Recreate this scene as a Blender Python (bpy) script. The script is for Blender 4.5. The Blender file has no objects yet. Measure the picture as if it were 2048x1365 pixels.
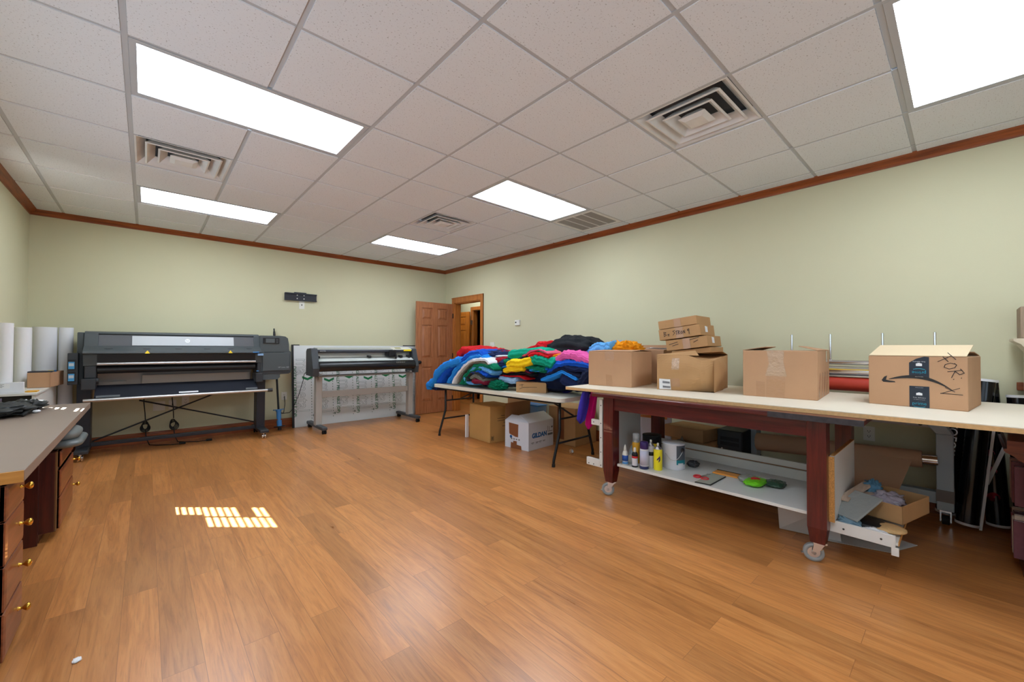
import bpy, bmesh, math, random
from mathutils import Vector, Matrix, noise

# ------------------------------------------------------------------ camera, world, sun, exposure
scene = bpy.context.scene
COL = scene.collection
PI = math.pi
CAM_Z, FOC, YAW, PITCH, ROLL = 1.205, 813.4, 0.733, 0.016, 0.0036
_cy, _sy, _cp, _sp = math.cos(YAW), math.sin(YAW), math.cos(PITCH), math.sin(PITCH)
_f = Vector((_sy*_cp, _cy*_cp, _sp)); _r0 = Vector((_cy, -_sy, 0)); _u0 = _r0.cross(_f)
_r = math.cos(ROLL)*_r0 + math.sin(ROLL)*_u0
_u = -math.sin(ROLL)*_r0 + math.cos(ROLL)*_u0
cam = bpy.data.objects.new('camera', bpy.data.cameras.new('camera'))
COL.objects.link(cam)
_m = Matrix((( _r.x, _u.x, -_f.x, 0), (_r.y, _u.y, -_f.y, 0), (_r.z, _u.z, -_f.z, CAM_Z), (0, 0, 0, 1)))
cam.matrix_world = _m
cam.data.sensor_width = 36.0
cam.data.lens = FOC/2048*36.0
cam.data.clip_start = 0.05
scene.camera = cam

world = bpy.data.worlds.new('world'); scene.world = world
world.use_nodes = True
wn = world.node_tree.nodes
GROUND_FILL, SKY = 3.1, 1.3      # world halves; ground made bright to fill the room through the added windows
_wt = world.node_tree
_tc = wn.new('ShaderNodeTexCoord'); _sp = wn.new('ShaderNodeSeparateXYZ'); _wt.links.new(_tc.outputs['Generated'], _sp.inputs[0])
_mr = wn.new('ShaderNodeMapRange'); _mr.inputs['From Min'].default_value = -0.06; _mr.inputs['From Max'].default_value = 0.06
_wt.links.new(_sp.outputs['Z'], _mr.inputs['Value'])
_mx = wn.new('ShaderNodeMix'); _mx.data_type = 'RGBA'
_mx.inputs['A'].default_value = (0.74*GROUND_FILL, 0.92*GROUND_FILL, 1.14*GROUND_FILL, 1); _mx.inputs['B'].default_value = (0.70*SKY, 0.84*SKY, 1.0*SKY, 1)
_wt.links.new(_mr.outputs[0], _mx.inputs['Factor']); _wt.links.new(_mx.outputs['Result'], wn['Background'].inputs[0])
wn['Background'].inputs[1].default_value = 1.0
# added unseen window openings for fill light (left wall: Y range; front wall: X range); portals only guide the sampling of the daylight
FILL_WIN_L = [(-2.5, 0.3), (0.7, 4.15)]; FILL_WIN_LZ = (0.9, 1.85)
FILL_WIN_F = (-0.6, 1.8); FILL_WIN_FZ = (0.4, 2.2)
def portal(loc, rot, sx, sy):
    l = bpy.data.lights.new('window_daylight', 'AREA'); l.shape = 'RECTANGLE'; l.size = sx; l.size_y = sy; l.cycles.is_portal = True
    o = bpy.data.objects.new('window_daylight', l); COL.objects.link(o); o.location = loc; o.rotation_euler = rot
for _a, _b in FILL_WIN_L: portal((-1.12, (_a+_b)/2, sum(FILL_WIN_LZ)/2), (0, -PI/2, 0), FILL_WIN_LZ[1]-FILL_WIN_LZ[0], _b-_a)
portal((sum(FILL_WIN_F)/2, -3.03, sum(FILL_WIN_FZ)/2), (PI/2, 0, 0), FILL_WIN_F[1]-FILL_WIN_F[0], FILL_WIN_FZ[1]-FILL_WIN_FZ[0])

SUN_DIR = Vector((0.74, -0.672, -1.05))
sl = bpy.data.lights.new('sun', 'SUN'); sl.energy = 110.0; sl.angle = 0.006; sl.color = (0.9, 0.96, 1.0)
sun = bpy.data.objects.new('sun', sl); COL.objects.link(sun)
sun.location = (-4, 8, 6)
sun.rotation_euler = SUN_DIR.to_track_quat('-Z', 'Y').to_euler()

PANEL = 13.0          # radiance of the ceiling light diffusers
vs = scene.view_settings
vs.view_transform = 'Standard'; vs.look = 'None'; vs.exposure = 0.15; vs.gamma = 1.0
vs.use_curve_mapping = False

# ------------------------------------------------------------------ helpers
def at_x(px, py, X):
    "point of the plane X=const seen at a photo pixel"
    d = _f + (px-1024)/FOC*_r - (py-682.5)/FOC*_u
    t = X/d.x
    return Vector((X, d.y*t, d.z*t+CAM_Z))
def at_y(px, py, Y):
    d = _f + (px-1024)/FOC*_r - (py-682.5)/FOC*_u
    t = Y/d.y
    return Vector((d.x*t, Y, d.z*t+CAM_Z))

def lin(c):
    c = c/255.0
    return c/12.92 if c <= 0.04045 else ((c+0.055)/1.055)**2.4
def rgb(r, g, b): return (lin(r), lin(g), lin(b), 1.0)

MATS = {}
def mat(name, col, rough=0.6, metal=0.0, spec=0.5, bump=0.0, bscale=60.0, var=0.0, vscale=4.0, stretch=(1, 1, 1),
        trans=0.0, alpha=1.0, emit=None, coat=0.0, ior=1.45):
    if name in MATS: return MATS[name]
    m = bpy.data.materials.new(name); m.use_nodes = True
    nt = m.node_tree; n = nt.nodes; b = n['Principled BSDF']
    b.inputs['Base Color'].default_value = col
    b.inputs['Roughness'].default_value = rough
    b.inputs['Metallic'].default_value = metal
    b.inputs['Specular IOR Level'].default_value = spec
    b.inputs['IOR'].default_value = ior
    b.inputs['Transmission Weight'].default_value = trans
    b.inputs['Alpha'].default_value = alpha
    b.inputs['Coat Weight'].default_value = coat
    if emit:
        b.inputs['Emission Color'].default_value = emit[0]; b.inputs['Emission Strength'].default_value = emit[1]
    if bump or var:
        tc = n.new('ShaderNodeTexCoord'); mp = n.new('ShaderNodeMapping')
        mp.inputs['Scale'].default_value = stretch
        nt.links.new(tc.outputs['Object'], mp.inputs['Vector'])
        if var:
            ns = n.new('ShaderNodeTexNoise'); ns.inputs['Scale'].default_value = vscale; ns.inputs['Detail'].default_value = 6
            nt.links.new(mp.outputs[0], ns.inputs['Vector'])
            mx = n.new('ShaderNodeMix'); mx.data_type = 'RGBA'
            mx.inputs['A'].default_value = [c*(1-var) for c in col[:3]]+[1]
            mx.inputs['B'].default_value = [min(1, c*(1+var)) for c in col[:3]]+[1]
            rmp = n.new('ShaderNodeMapRange'); rmp.inputs['From Min'].default_value = 0.3; rmp.inputs['From Max'].default_value = 0.7
            nt.links.new(ns.outputs['Fac'], rmp.inputs['Value'])
            nt.links.new(rmp.outputs[0], mx.inputs['Factor'])
            nt.links.new(mx.outputs['Result'], b.inputs['Base Color'])
        if bump:
            n2 = n.new('ShaderNodeTexNoise'); n2.inputs['Scale'].default_value = bscale; n2.inputs['Detail'].default_value = 4
            nt.links.new(mp.outputs[0], n2.inputs['Vector'])
            bp = n.new('ShaderNodeBump'); bp.inputs['Strength'].default_value = bump; bp.inputs['Distance'].default_value = 0.01
            nt.links.new(n2.outputs['Fac'], bp.inputs['Height']); nt.links.new(bp.outputs[0], b.inputs['Normal'])
    MATS[name] = m
    return m

def wood(name, c1, c2, rough=0.4, axis='x', scale=6.0, coat=0.0):
    "grained wood: noise stretched along one axis"
    if name in MATS: return MATS[name]
    m = bpy.data.materials.new(name); m.use_nodes = True
    nt = m.node_tree; n = nt.nodes; b = n['Principled BSDF']
    b.inputs['Roughness'].default_value = rough; b.inputs['Coat Weight'].default_value = coat
    tc = n.new('ShaderNodeTexCoord'); mp = n.new('ShaderNodeMapping')
    s = {'x': (0.6, 9, 9), 'y': (9, 0.6, 9), 'z': (9, 9, 0.6)}[axis]
    mp.inputs['Scale'].default_value = s
    nt.links.new(tc.outputs['Object'], mp.inputs['Vector'])
    ns = n.new('ShaderNodeTexNoise'); ns.inputs['Scale'].default_value = scale; ns.inputs['Detail'].default_value = 8
    ns.inputs['Roughness'].default_value = 0.65
    nt.links.new(mp.outputs[0], ns.inputs['Vector'])
    cr = n.new('ShaderNodeValToRGB'); e = cr.color_ramp.elements
    e[0].position = 0.34; e[0].color = c1; e[1].position = 0.66; e[1].color = c2
    nt.links.new(ns.outputs['Fac'], cr.inputs[0]); nt.links.new(cr.outputs[0], b.inputs['Base Color'])
    MATS[name] = m
    return m

class MB:
    "collects shapes (world coordinates) into one mesh"
    def __init__(s): s.v = []; s.f = []; s.sm = []; s.mi = []; s.cur = 0; s.M = None
    def add(s, vs_, fs, smooth=False, M=None):
        b = len(s.v)
        for p in vs_:
            p = Vector(p)
            if M is not None: p = M @ p
            if s.M is not None: p = s.M @ p
            s.v.append(p)
        for f in fs:
            s.f.append([b+i for i in f]); s.sm.append(smooth); s.mi.append(s.cur)
        return s
    def box(s, x0, x1, y0, y1, z0, z1, M=None):
        x0, x1 = min(x0, x1), max(x0, x1); y0, y1 = min(y0, y1), max(y0, y1); z0, z1 = min(z0, z1), max(z0, z1)
        return s.add([(x0,y0,z0),(x1,y0,z0),(x1,y1,z0),(x0,y1,z0),(x0,y0,z1),(x1,y0,z1),(x1,y1,z1),(x0,y1,z1)],
                     [(0,3,2,1),(4,5,6,7),(0,1,5,4),(1,2,6,5),(2,3,7,6),(3,0,4,7)], M=M)
    def hexa(s, p):   # eight points, bottom ring then top ring
        return s.add(p, [(0,3,2,1),(4,5,6,7),(0,1,5,4),(1,2,6,5),(2,3,7,6),(3,0,4,7)])
    def cyl(s, p0, p1, r0, r1=None, n=20, caps=True, M=None):
        if r1 is None: r1 = r0
        p0, p1 = Vector(p0), Vector(p1); d = (p1-p0).normalized()
        a = d.orthogonal().normalized(); b = d.cross(a)
        v = []
        for p, r in ((p0, r0), (p1, r1)):
            for i in range(n):
                t = 2*PI*i/n; v.append(p + (a*math.cos(t)+b*math.sin(t))*r)
        s.add(v, [(i, (i+1) % n, n+(i+1) % n, n+i) for i in range(n)], True, M)
        if caps:
            s.add(v[:n], [tuple(reversed(range(n)))], False, M); s.add(v[n:], [tuple(range(n))], False, M)
        return s
    def tube(s, pts, r, n=8, M=None, closed=False):
        pts = [Vector(p) for p in pts]; v = []; N = len(pts); a = None
        for i, p in enumerate(pts):
            d = (pts[min(i+1, N-1)]-pts[max(i-1, 0)])
            if closed: d = pts[(i+1) % N]-pts[i-1]
            d.normalize()
            if a is None: a = d.orthogonal().normalized()
            else:
                a = a - d*a.dot(d)
                a = a.normalized() if a.length > 1e-6 else d.orthogonal().normalized()
            b = d.cross(a)
            for k in range(n):
                t = 2*PI*k/n; v.append(p+(a*math.cos(t)+b*math.sin(t))*r)
        f = []
        for i in range(N-(0 if closed else 1)):
            j = (i+1) % N
            for k in range(n): f.append((i*n+k, i*n+(k+1) % n, j*n+(k+1) % n, j*n+k))
        if not closed:
            f.append(tuple(reversed(range(n)))); f.append(tuple((N-1)*n+k for k in range(n)))
        return s.add(v, f, True, M)
    def lathe(s, prof, o=(0, 0, 0), n=24, M=None, flat=False):
        "profile of (radius, z) turned about the vertical through o"
        v = []
        for r, z in prof:
            for i in range(n):
                t = 2*PI*i/n; v.append((o[0]+r*math.cos(t), o[1]+r*math.sin(t), o[2]+z))
        f = []
        for j in range(len(prof)-1):
            for i in range(n): f.append((j*n+i, j*n+(i+1) % n, (j+1)*n+(i+1) % n, (j+1)*n+i))
        f.append(tuple(reversed(range(n)))); L = (len(prof)-1)*n; f.append(tuple(L+i for i in range(n)))
        return s.add(v, f, not flat, M)
    def prism(s, poly, axis, a, b, M=None, smooth=False):
        "polygon in the two other axes, extruded along axis from a to b"
        n = len(poly)
        def P(u, w, t): return {'x': (t, u, w), 'y': (u, t, w), 'z': (u, w, t)}[axis]
        v = [P(u, w, a) for u, w in poly]+[P(u, w, b) for u, w in poly]
        s.add(v, [tuple(range(n)), tuple(reversed(range(n, 2*n)))], False, M)
        return s.add(v, [(i, i+n, (i+1) % n+n, (i+1) % n) for i in range(n)], smooth, M)
    def quad(s, a, b, c, d): return s.add([a, b, c, d], [(0, 1, 2, 3)])
    def plate(s, pts, nrm, th):
        "a flat polygon given a thickness along nrm"
        n = len(pts); nrm = Vector(nrm)*th
        v = [Vector(p) for p in pts]+[Vector(p)+nrm for p in pts]
        return s.add(v, [tuple(reversed(range(n))), tuple(range(n, 2*n))]+[(i, (i+1) % n, (i+1) % n+n, i+n) for i in range(n)])
    def build(s, name, mats, parent=None, bevel=0.0, seg=2, fix=True):
        if not isinstance(mats, (list, tuple)): mats = [mats]
        if parent is not None:
            Wi = WM[parent].inverted(); vs_ = [Wi @ p for p in s.v]; W = WM[parent]
        else:
            lo = [min(p[i] for p in s.v) for i in range(3)]; hi = [max(p[i] for p in s.v) for i in range(3)]
            c = Vector(((lo[0]+hi[0])/2, (lo[1]+hi[1])/2, lo[2])); vs_ = [p-c for p in s.v]; W = Matrix.Translation(c)
        me = bpy.data.meshes.new(name)
        me.from_pydata([tuple(p) for p in vs_], [], s.f)
        for m in mats: me.materials.append(m)
        me.polygons.foreach_set('use_smooth', s.sm); me.polygons.foreach_set('material_index', s.mi)
        if fix:
            bm = bmesh.new(); bm.from_mesh(me); bmesh.ops.recalc_face_normals(bm, faces=bm.faces); bm.to_mesh(me); bm.free()
        me.update()
        o = bpy.data.objects.new(name, me); COL.objects.link(o)
        if parent is not None: o.parent = parent
        else: o.matrix_basis = W
        WM[o] = W
        if bevel:
            b = o.modifiers.new('bevel', 'BEVEL'); b.width = bevel; b.segments = seg; b.limit_method = 'ANGLE'; b.angle_limit = 0.6
            b.harden_normals = False
        return o
WM = {}
def tag(o, label=None, cat=None, group=None, kind=None):
    if label: o['label'] = label
    if cat: o['category'] = cat
    if group: o['group'] = group
    if kind: o['kind'] = kind
    return o
def thing(name, loc, label, cat, rz=0.0, group=None, kind=None):
    o = bpy.data.objects.new(name, None); COL.objects.link(o)
    o.empty_display_size = 0.1
    M = Matrix.Translation(Vector(loc)) @ Matrix.Rotation(rz, 4, 'Z')
    o.location = loc; o.rotation_euler = (0, 0, rz); WM[o] = M
    return tag(o, label, cat, group, kind)
def copy_tree(o, loc, rz=None, label=None):
    c = o.copy(); COL.objects.link(c)
    c.location = loc
    if rz is not None: c.rotation_euler = (0, 0, rz)
    if label: c['label'] = label
    for ch in list(o.children):
        d = ch.copy(); COL.objects.link(d); d.parent = c
        for g in list(ch.children):
            e = g.copy(); COL.objects.link(e); e.parent = d
    return c

def text_verts(txt, size, outline=0.0, ext=0.0006, align='CENTER', spacing=1.0, bold=0.0):
    cu = bpy.data.curves.new('t', 'FONT'); cu.body = txt; cu.size = size; cu.align_x = align; cu.align_y = 'CENTER'
    cu.space_character = spacing; cu.offset = bold; cu.resolution_u = 4
    if outline: cu.fill_mode = 'NONE'; cu.bevel_depth = outline; cu.bevel_resolution = 0
    else: cu.extrude = ext
    ob = bpy.data.objects.new('t', cu); COL.objects.link(ob)
    dg = bpy.context.evaluated_depsgraph_get()
    me = bpy.data.meshes.new_from_object(ob.evaluated_get(dg))
    v = [x.co.copy() for x in me.vertices]; f = [tuple(p.vertices) for p in me.polygons]
    bpy.data.objects.remove(ob); bpy.data.curves.remove(cu); bpy.data.meshes.remove(me)
    return v, f
def frame(o, xdir, ydir):
    "matrix whose local x,y run along xdir,ydir from o"
    x = Vector(xdir).normalized(); y = Vector(ydir).normalized(); z = x.cross(y)
    return Matrix(((x.x, y.x, z.x, o[0]), (x.y, y.y, z.y, o[1]), (x.z, y.z, z.z, o[2]), (0, 0, 0, 1)))
def text(mb, txt, size, o, xdir, ydir, **k):
    v, f = text_verts(txt, size, **k)
    return mb.add(v, f, M=frame(o, xdir, ydir))
def ribbon(mb, pts, w, M, th=0.0008):
    "a pen stroke: flat line of width w in the frame M"
    for (x0, y0), (x1, y1) in zip(pts[:-1], pts[1:]):
        dx, dy = x1-x0, y1-y0; L = math.hypot(dx, dy) or 1e-6
        nx, ny = -dy/L*w/2, dx/L*w/2; ex, ey = dx/L*w*.3, dy/L*w*.3
        mb.add([(x0+nx-ex, y0+ny-ey, th), (x0-nx-ex, y0-ny-ey, th), (x1-nx+ex, y1-ny+ey, th), (x1+nx+ex, y1+ny+ey, th)], [(0, 1, 2, 3)], M=M)
def spline(pts, n):
    "Catmull-Rom through 2D points, n samples"
    P = [Vector(p) for p in pts]; P = [P[0]*2-P[1]]+P+[P[-1]*2-P[-2]]
    out = []; S = len(P)-3
    for i in range(n):
        t = i/(n-1)*S; k = min(int(t), S-1); t -= k
        a, b, c, d = P[k:k+4]
        out.append(0.5*((2*b)+(c-a)*t+(2*a-5*b+4*c-d)*t*t+(3*b-a-3*c+d)*t**3))
    return out

# ------------------------------------------------------------------ materials
M_wall = mat('sage wall paint', rgb(207, 203, 170), 0.85, bump=0.06, bscale=180, var=0.015, vscale=1.5)
M_tbar = mat('ceiling grid enamel', rgb(186, 190, 194), 0.5)
M_white = mat('white melamine', rgb(226, 225, 220), 0.35, var=0.02)
M_crown = wood('stained crown oak', rgb(112, 50, 16), rgb(160, 82, 32), 0.35, 'x', 5)
M_crowny = wood('stained crown oak y', rgb(112, 50, 16), rgb(160, 82, 32), 0.35, 'y', 5)
M_door = wood('door oak', rgb(146, 88, 54), rgb(184, 120, 80), 0.35, 'z', 5, 0.3)
M_doorh = wood('door oak rails', rgb(150, 80, 38), rgb(190, 112, 58), 0.35, 'x', 5, 0.3)
M_casing = wood('casing oak', rgb(158, 88, 34), rgb(196, 122, 56), 0.35, 'z', 5, 0.3)
M_black = mat('black metal', rgb(22, 22, 24), 0.42)
M_blackp = mat('black plastic', rgb(26, 27, 29), 0.5, bump=0.03, bscale=400)
M_rubber = mat('black rubber', rgb(18, 18, 18), 0.7)
M_chrome = mat('chrome', (0.75, 0.75, 0.76, 1), 0.18, 1.0)
M_alu = mat('brushed aluminium', (0.62, 0.61, 0.6, 1), 0.38, 1.0)
M_brass = mat('polished brass', rgb(222, 176, 74), 0.16, 1.0)
M_hp1 = mat('charcoal plastic', rgb(74, 80, 82), 0.45)
M_hp2 = mat('dark charcoal plastic', rgb(48, 50, 53), 0.45)
M_hp3 = mat('graphite panel', rgb(38, 40, 48), 0.4)
M_plate = mat('white plastic plate', rgb(226, 224, 214), 0.4)
M_slot = mat('dark slot', rgb(40, 38, 36), 0.6)
M_paper = mat('white paper', rgb(232, 232, 234), 0.7, bump=0.02, bscale=8)
M_card = mat('brown cardboard', rgb(190, 148, 112), 0.8, bump=0.04, bscale=40, var=0.05, vscale=5)
M_card2 = mat('kraft cardboard', rgb(184, 142, 96), 0.8, bump=0.04, bscale=40, var=0.06, vscale=5)
M_cardin = mat('cardboard inside', rgb(150, 104, 66), 0.85, var=0.06)
M_tape = mat('clear packing tape', rgb(184, 142, 106), 0.16, spec=0.6, bump=0.25, bscale=30)
M_tapeg = mat('shiny wrinkled tape', rgb(192, 160, 130), 0.10, spec=1.0, bump=1.0, bscale=30)
M_ink = mat('black marker ink', rgb(34, 32, 36), 0.6)
M_maroon = wood('maroon stained wood', rgb(64, 16, 18), rgb(104, 32, 28), 0.33, 'z', 5, 0.3)
M_maroony = wood('maroon stained rail', rgb(64, 16, 18), rgb(104, 32, 28), 0.33, 'y', 5, 0.3)
M_ply = mat('raw board edge', rgb(212, 172, 118), 0.7, var=0.1, vscale=60)
M_chip = mat('chipboard edge', rgb(205, 150, 84), 0.8, var=0.25, vscale=150)
M_sheet = mat('cream laminate', rgb(228, 218, 198), 0.5, var=0.02)
M_hdpe = mat('white table plastic', rgb(226, 222, 206), 0.4, bump=0.03, bscale=300)
M_blueg = mat('blue grey frame paint', rgb(172, 188, 198), 0.45)
M_mah = wood('mahogany', rgb(84, 36, 20), rgb(128, 62, 36), 0.35, 'y', 5, 0.3)
M_mahz = wood('mahogany upright', rgb(58, 20, 16), rgb(88, 34, 24), 0.35, 'z', 5, 0.3)
M_vinyl = mat('black vinyl film', rgb(14, 14, 17), 0.16, spec=0.6)
M_blue = mat('blue plastic', rgb(72, 140, 206), 0.4)
M_yel = mat('warning yellow', rgb(240, 206, 40), 0.5)
M_film = mat('clear plastic film', rgb(225, 228, 230), 0.08, spec=0.9, alpha=0.35, bump=0.6, bscale=30)
# ------------------------------------------------------------------ the room
XL, XR, YB, YF, ZC = -0.96, 4.36, 6.80, -2.90, 2.703
G = 0.6096; GX0, GY0 = -0.0969, 1.4535

def floor_mat():
    m = bpy.data.materials.new('laminate planks'); m.use_nodes = True
    nt = m.node_tree; n = nt.nodes; L = nt.links; b = n['Principled BSDF']
    tc = n.new('ShaderNodeTexCoord'); sx = n.new('ShaderNodeSeparateXYZ'); L.new(tc.outputs['Object'], sx.inputs[0])
    cb = n.new('ShaderNodeCombineXYZ'); L.new(sx.outputs['Y'], cb.inputs['X']); L.new(sx.outputs['X'], cb.inputs['Y'])
    def brick(w, h, mortar, off):
        k = n.new('ShaderNodeTexBrick'); k.inputs['Scale'].default_value = 1.0
        k.inputs['Brick Width'].default_value = w; k.inputs['Row Height'].default_value = h
        k.inputs['Mortar Size'].default_value = mortar; k.inputs['Mortar Smooth'].default_value = 0.3
        k.offset = off; k.offset_frequency = 2; k.squash = 1.0
        k.inputs['Color1'].default_value = (0, 0, 0, 1); k.inputs['Color2'].default_value = (1, 1, 1, 1)
        k.inputs['Mortar'].default_value = (0.5, 0.5, 0.5, 1); k.inputs['Bias'].default_value = 0.0
        L.new(cb.outputs[0], k.inputs['Vector']); return k
    k1 = brick(1.21, 0.125, 0.0012, 0.37)
    # grain, shifted from plank to plank
    mp = n.new('ShaderNodeMapping'); mp.inputs['Scale'].default_value = (1.0, 11, 1)
    add = n.new('ShaderNodeVectorMath'); add.operation = 'MULTIPLY_ADD'
    add.inputs[1].default_value = (7, 3, 5); L.new(k1.outputs['Color'], add.inputs[0]); L.new(cb.outputs[0], add.inputs[2])
    L.new(add.outputs[0], mp.inputs['Vector'])
    g1 = n.new('ShaderNodeTexNoise'); g1.inputs['Scale'].default_value = 2.2; g1.inputs['Detail'].default_value = 9; g1.inputs['Roughness'].default_value = 0.62
    g1.inputs['Distortion'].default_value = 1.1
    L.new(mp.outputs[0], g1.inputs['Vector'])
    cr = n.new('ShaderNodeValToRGB'); e = cr.color_ramp.elements
    e[0].position = 0.22; e[0].color = rgb(150, 92, 48); e[1].position = 0.80; e[1].color = rgb(210, 146, 84)
    e2 = cr.color_ramp.elements.new(0.5); e2.color = rgb(190, 124, 66)
    L.new(g1.outputs['Fac'], cr.inputs[0])
    mp2 = n.new('ShaderNodeMapping'); mp2.inputs['Scale'].default_value = (5.0, 90, 1); L.new(add.outputs[0], mp2.inputs['Vector'])
    g2 = n.new('ShaderNodeTexNoise'); g2.inputs['Scale'].default_value = 1.6; g2.inputs['Detail'].default_value = 4; L.new(mp2.outputs[0], g2.inputs['Vector'])
    m2 = n.new('ShaderNodeMapRange'); m2.inputs['From Min'].default_value = 0.36; m2.inputs['From Max'].default_value = 0.46; m2.inputs['To Min'].default_value = 0.86; m2.inputs['To Max'].default_value = 1.0
    L.new(g2.outputs['Fac'], m2.inputs['Value'])
    mm = n.new('ShaderNodeVectorMath'); mm.operation = 'SCALE'; L.new(cr.outputs[0], mm.inputs[0]); L.new(m2.outputs[0], mm.inputs['Scale'])
    hv = n.new('ShaderNodeHueSaturation'); mr = n.new('ShaderNodeMapRange')
    mr.inputs['To Min'].default_value = 0.80; mr.inputs['To Max'].default_value = 1.12
    L.new(k1.outputs['Color'], mr.inputs['Value']); L.new(mr.outputs[0], hv.inputs['Value']); L.new(mm.outputs[0], hv.inputs['Color'])
    mx = n.new('ShaderNodeMix'); mx.data_type = 'RGBA'; mx.inputs['B'].default_value = rgb(104, 60, 32)
    ml = n.new('ShaderNodeMath'); ml.operation = 'MULTIPLY'; ml.inputs[1].default_value = 0.55
    L.new(k1.outputs['Fac'], ml.inputs[0]); L.new(ml.outputs[0], mx.inputs['Factor'])
    L.new(hv.outputs[0], mx.inputs['A']); L.new(mx.outputs['Result'], b.inputs['Base Color'])
    b.inputs['Roughness'].default_value = 0.3; b.inputs['Specular IOR Level'].default_value = 0.75
    r2 = n.new('ShaderNodeMapRange'); r2.inputs['To Min'].default_value = 0.24; r2.inputs['To Max'].default_value = 0.36
    L.new(g1.outputs['Fac'], r2.inputs['Value']); L.new(r2.outputs[0], b.inputs['Roughness'])
    return m
M_floor = floor_mat()

def tile_mat():
    m = bpy.data.materials.new('speckled ceiling tile'); m.use_nodes = True
    nt = m.node_tree; n = nt.nodes; L = nt.links; b = n['Principled BSDF']
    tc = n.new('ShaderNodeTexCoord')
    ns = n.new('ShaderNodeTexNoise'); ns.inputs['Scale'].default_value = 115; ns.inputs['Detail'].default_value = 2
    L.new(tc.outputs['Object'], ns.inputs['Vector'])
    cr = n.new('ShaderNodeValToRGB'); e = cr.color_ramp.elements
    e[0].position = 0.30; e[0].color = rgb(172, 174, 176); e[1].position = 0.37; e[1].color = rgb(226, 231, 236)
    L.new(ns.outputs['Fac'], cr.inputs[0])
    n3 = n.new('ShaderNodeTexNoise'); n3.inputs['Scale'].default_value = 0.7; L.new(tc.outputs['Object'], n3.inputs['Vector'])
    hv = n.new('ShaderNodeHueSaturation'); mr = n.new('ShaderNodeMapRange'); mr.inputs['To Min'].default_value = 0.96; mr.inputs['To Max'].default_value = 1.04
    L.new(n3.outputs['Fac'], mr.inputs['Value']); L.new(mr.outputs[0], hv.inputs['Value']); L.new(cr.outputs[0], hv.inputs['Color'])
    L.new(hv.outputs[0], b.inputs['Base Color'])
    b.inputs['Roughness'].default_value = 0.9; b.inputs['Specular IOR Level'].default_value = 0.2
    return m
M_tile = tile_mat()

def struct(name, mb, m, parent=None, **k):
    o = mb.build(name, m, parent, **k)
    o['kind'] = 'structure'
    return o

# floor
struct('floor', MB().box(XL-0.15, XR+0.12, YF-0.12, YB+0.12, -0.05, 0), M_floor)
struct('floor_hallway', MB().box(XR+0.12, 7.4, 3.0, 10.2, -0.05, 0), M_floor)

# lights and vents occupy whole ceiling cells
LIGHTS = [(0, 2, 2), (0, 2, 6), (4, 6, 2), (4, 6, 6), (4, 6, -3), (0, 2, -3)]
SUPPLY = [(0, 4), (4, -1), (4, 4)]
RETURN = (6, 2)
used = set()
for i0, i1, j in LIGHTS:
    for i in range(i0, i1): used.add((i, j))
for c in SUPPLY+[RETURN]: used.add(c)
def gx(i): return GX0+i*G
def gy(j): return GY0+j*G
mb = MB(); tb = MB()
for i in range(-2, 8):
    for j in range(-8, 10):
        if (i, j) in used: continue
        x0, x1 = max(gx(i), XL), min(gx(i+1), XR); y0, y1 = max(gy(j), YF), min(gy(j+1), YB)
        if x1-x0 < 0.01 or y1-y0 < 0.01: continue
        a, b, c, d, z0, z1 = x0+0.013, x1-0.013, y0+0.013, y1-0.013, ZC-0.007, ZC+0.004
        mb.cur = 0; mb.add([(a, c, z0), (a, d, z0), (b, d, z0), (b, c, z0)], [(0, 1, 2, 3)])
        mb.cur = 1; mb.add([(a, c, z0), (b, c, z0), (b, d, z0), (a, d, z0), (a, c, z1), (b, c, z1), (b, d, z1), (a, d, z1)], [(0, 1, 5, 4), (1, 2, 6, 5), (2, 3, 7, 6), (3, 0, 4, 7)])
mb.cur = 0
mb.box(XL-0.15, XR+0.12, YF-0.12, YB+0.12, ZC+0.25, ZC+0.30)
ceil = struct('ceiling', mb, [M_tile, mat('white tile edge', rgb(240, 242, 244), 0.8)], fix=False)
for i in range(-1, 8):
    cuts = sorted(j for i0, i1, j in LIGHTS if i0 < i < i1)
    y = YF
    for j in cuts:
        tb.box(gx(i)-0.012, gx(i)+0.012, y, gy(j)-0.012, ZC-0.001, ZC+0.006); y = gy(j+1)+0.012
    tb.box(gx(i)-0.012, gx(i)+0.012, y, YB, ZC-0.004, ZC+0.006)
for j in range(-7, 9):
    xs = [gx(i) for i in range(-1, 8)]
    segs = [(XL, gx(-1))]+[(gx(i), gx(i+1)) for i in range(-1, 7)]+[(gx(7), XR)]
    for a, b in segs:
        i = round((a-GX0)/G) if a != XL else -2
        tb.box(a+0.0115, b-0.0115, gy(j)-0.012, gy(j)+0.012, ZC-0.0005, ZC+0.006)
struct('trim_1', tb, M_tbar)

# walls
w = MB()
w.box(XL-0.15, XR+0.12, YB, YB+0.12, 0, ZC+0.26)
struct('wall_back', w, M_wall)
DY0, DY1, DH = 5.655, 6.475, 2.045      # doorway in the right wall
w = MB().box(XR, XR+0.12, YF, DY0, 0, ZC+0.26).box(XR, XR+0.12, DY1, YB, 0, ZC+0.26).box(XR, XR+0.12, DY0, DY1, DH, ZC+0.26)
struct('wall_right', w, M_wall)
WY0, WY1, WZ0, WZ1 = 4.40, 5.20, 1.20, 2.52
w = MB(); y = YF
for a, b, c, d in [(q[0], q[1], FILL_WIN_LZ[0], FILL_WIN_LZ[1]) for q in FILL_WIN_L]+[(WY0, WY1, WZ0, WZ1)]:
    w.box(XL-0.15, XL, y, a, 0, ZC+0.26).box(XL-0.15, XL, a, b, 0, c).box(XL-0.15, XL, a, b, d, ZC+0.26); y = b
w.box(XL-0.15, XL, y, YB, 0, ZC+0.26)
struct('wall_left', w, M_wall)
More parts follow.
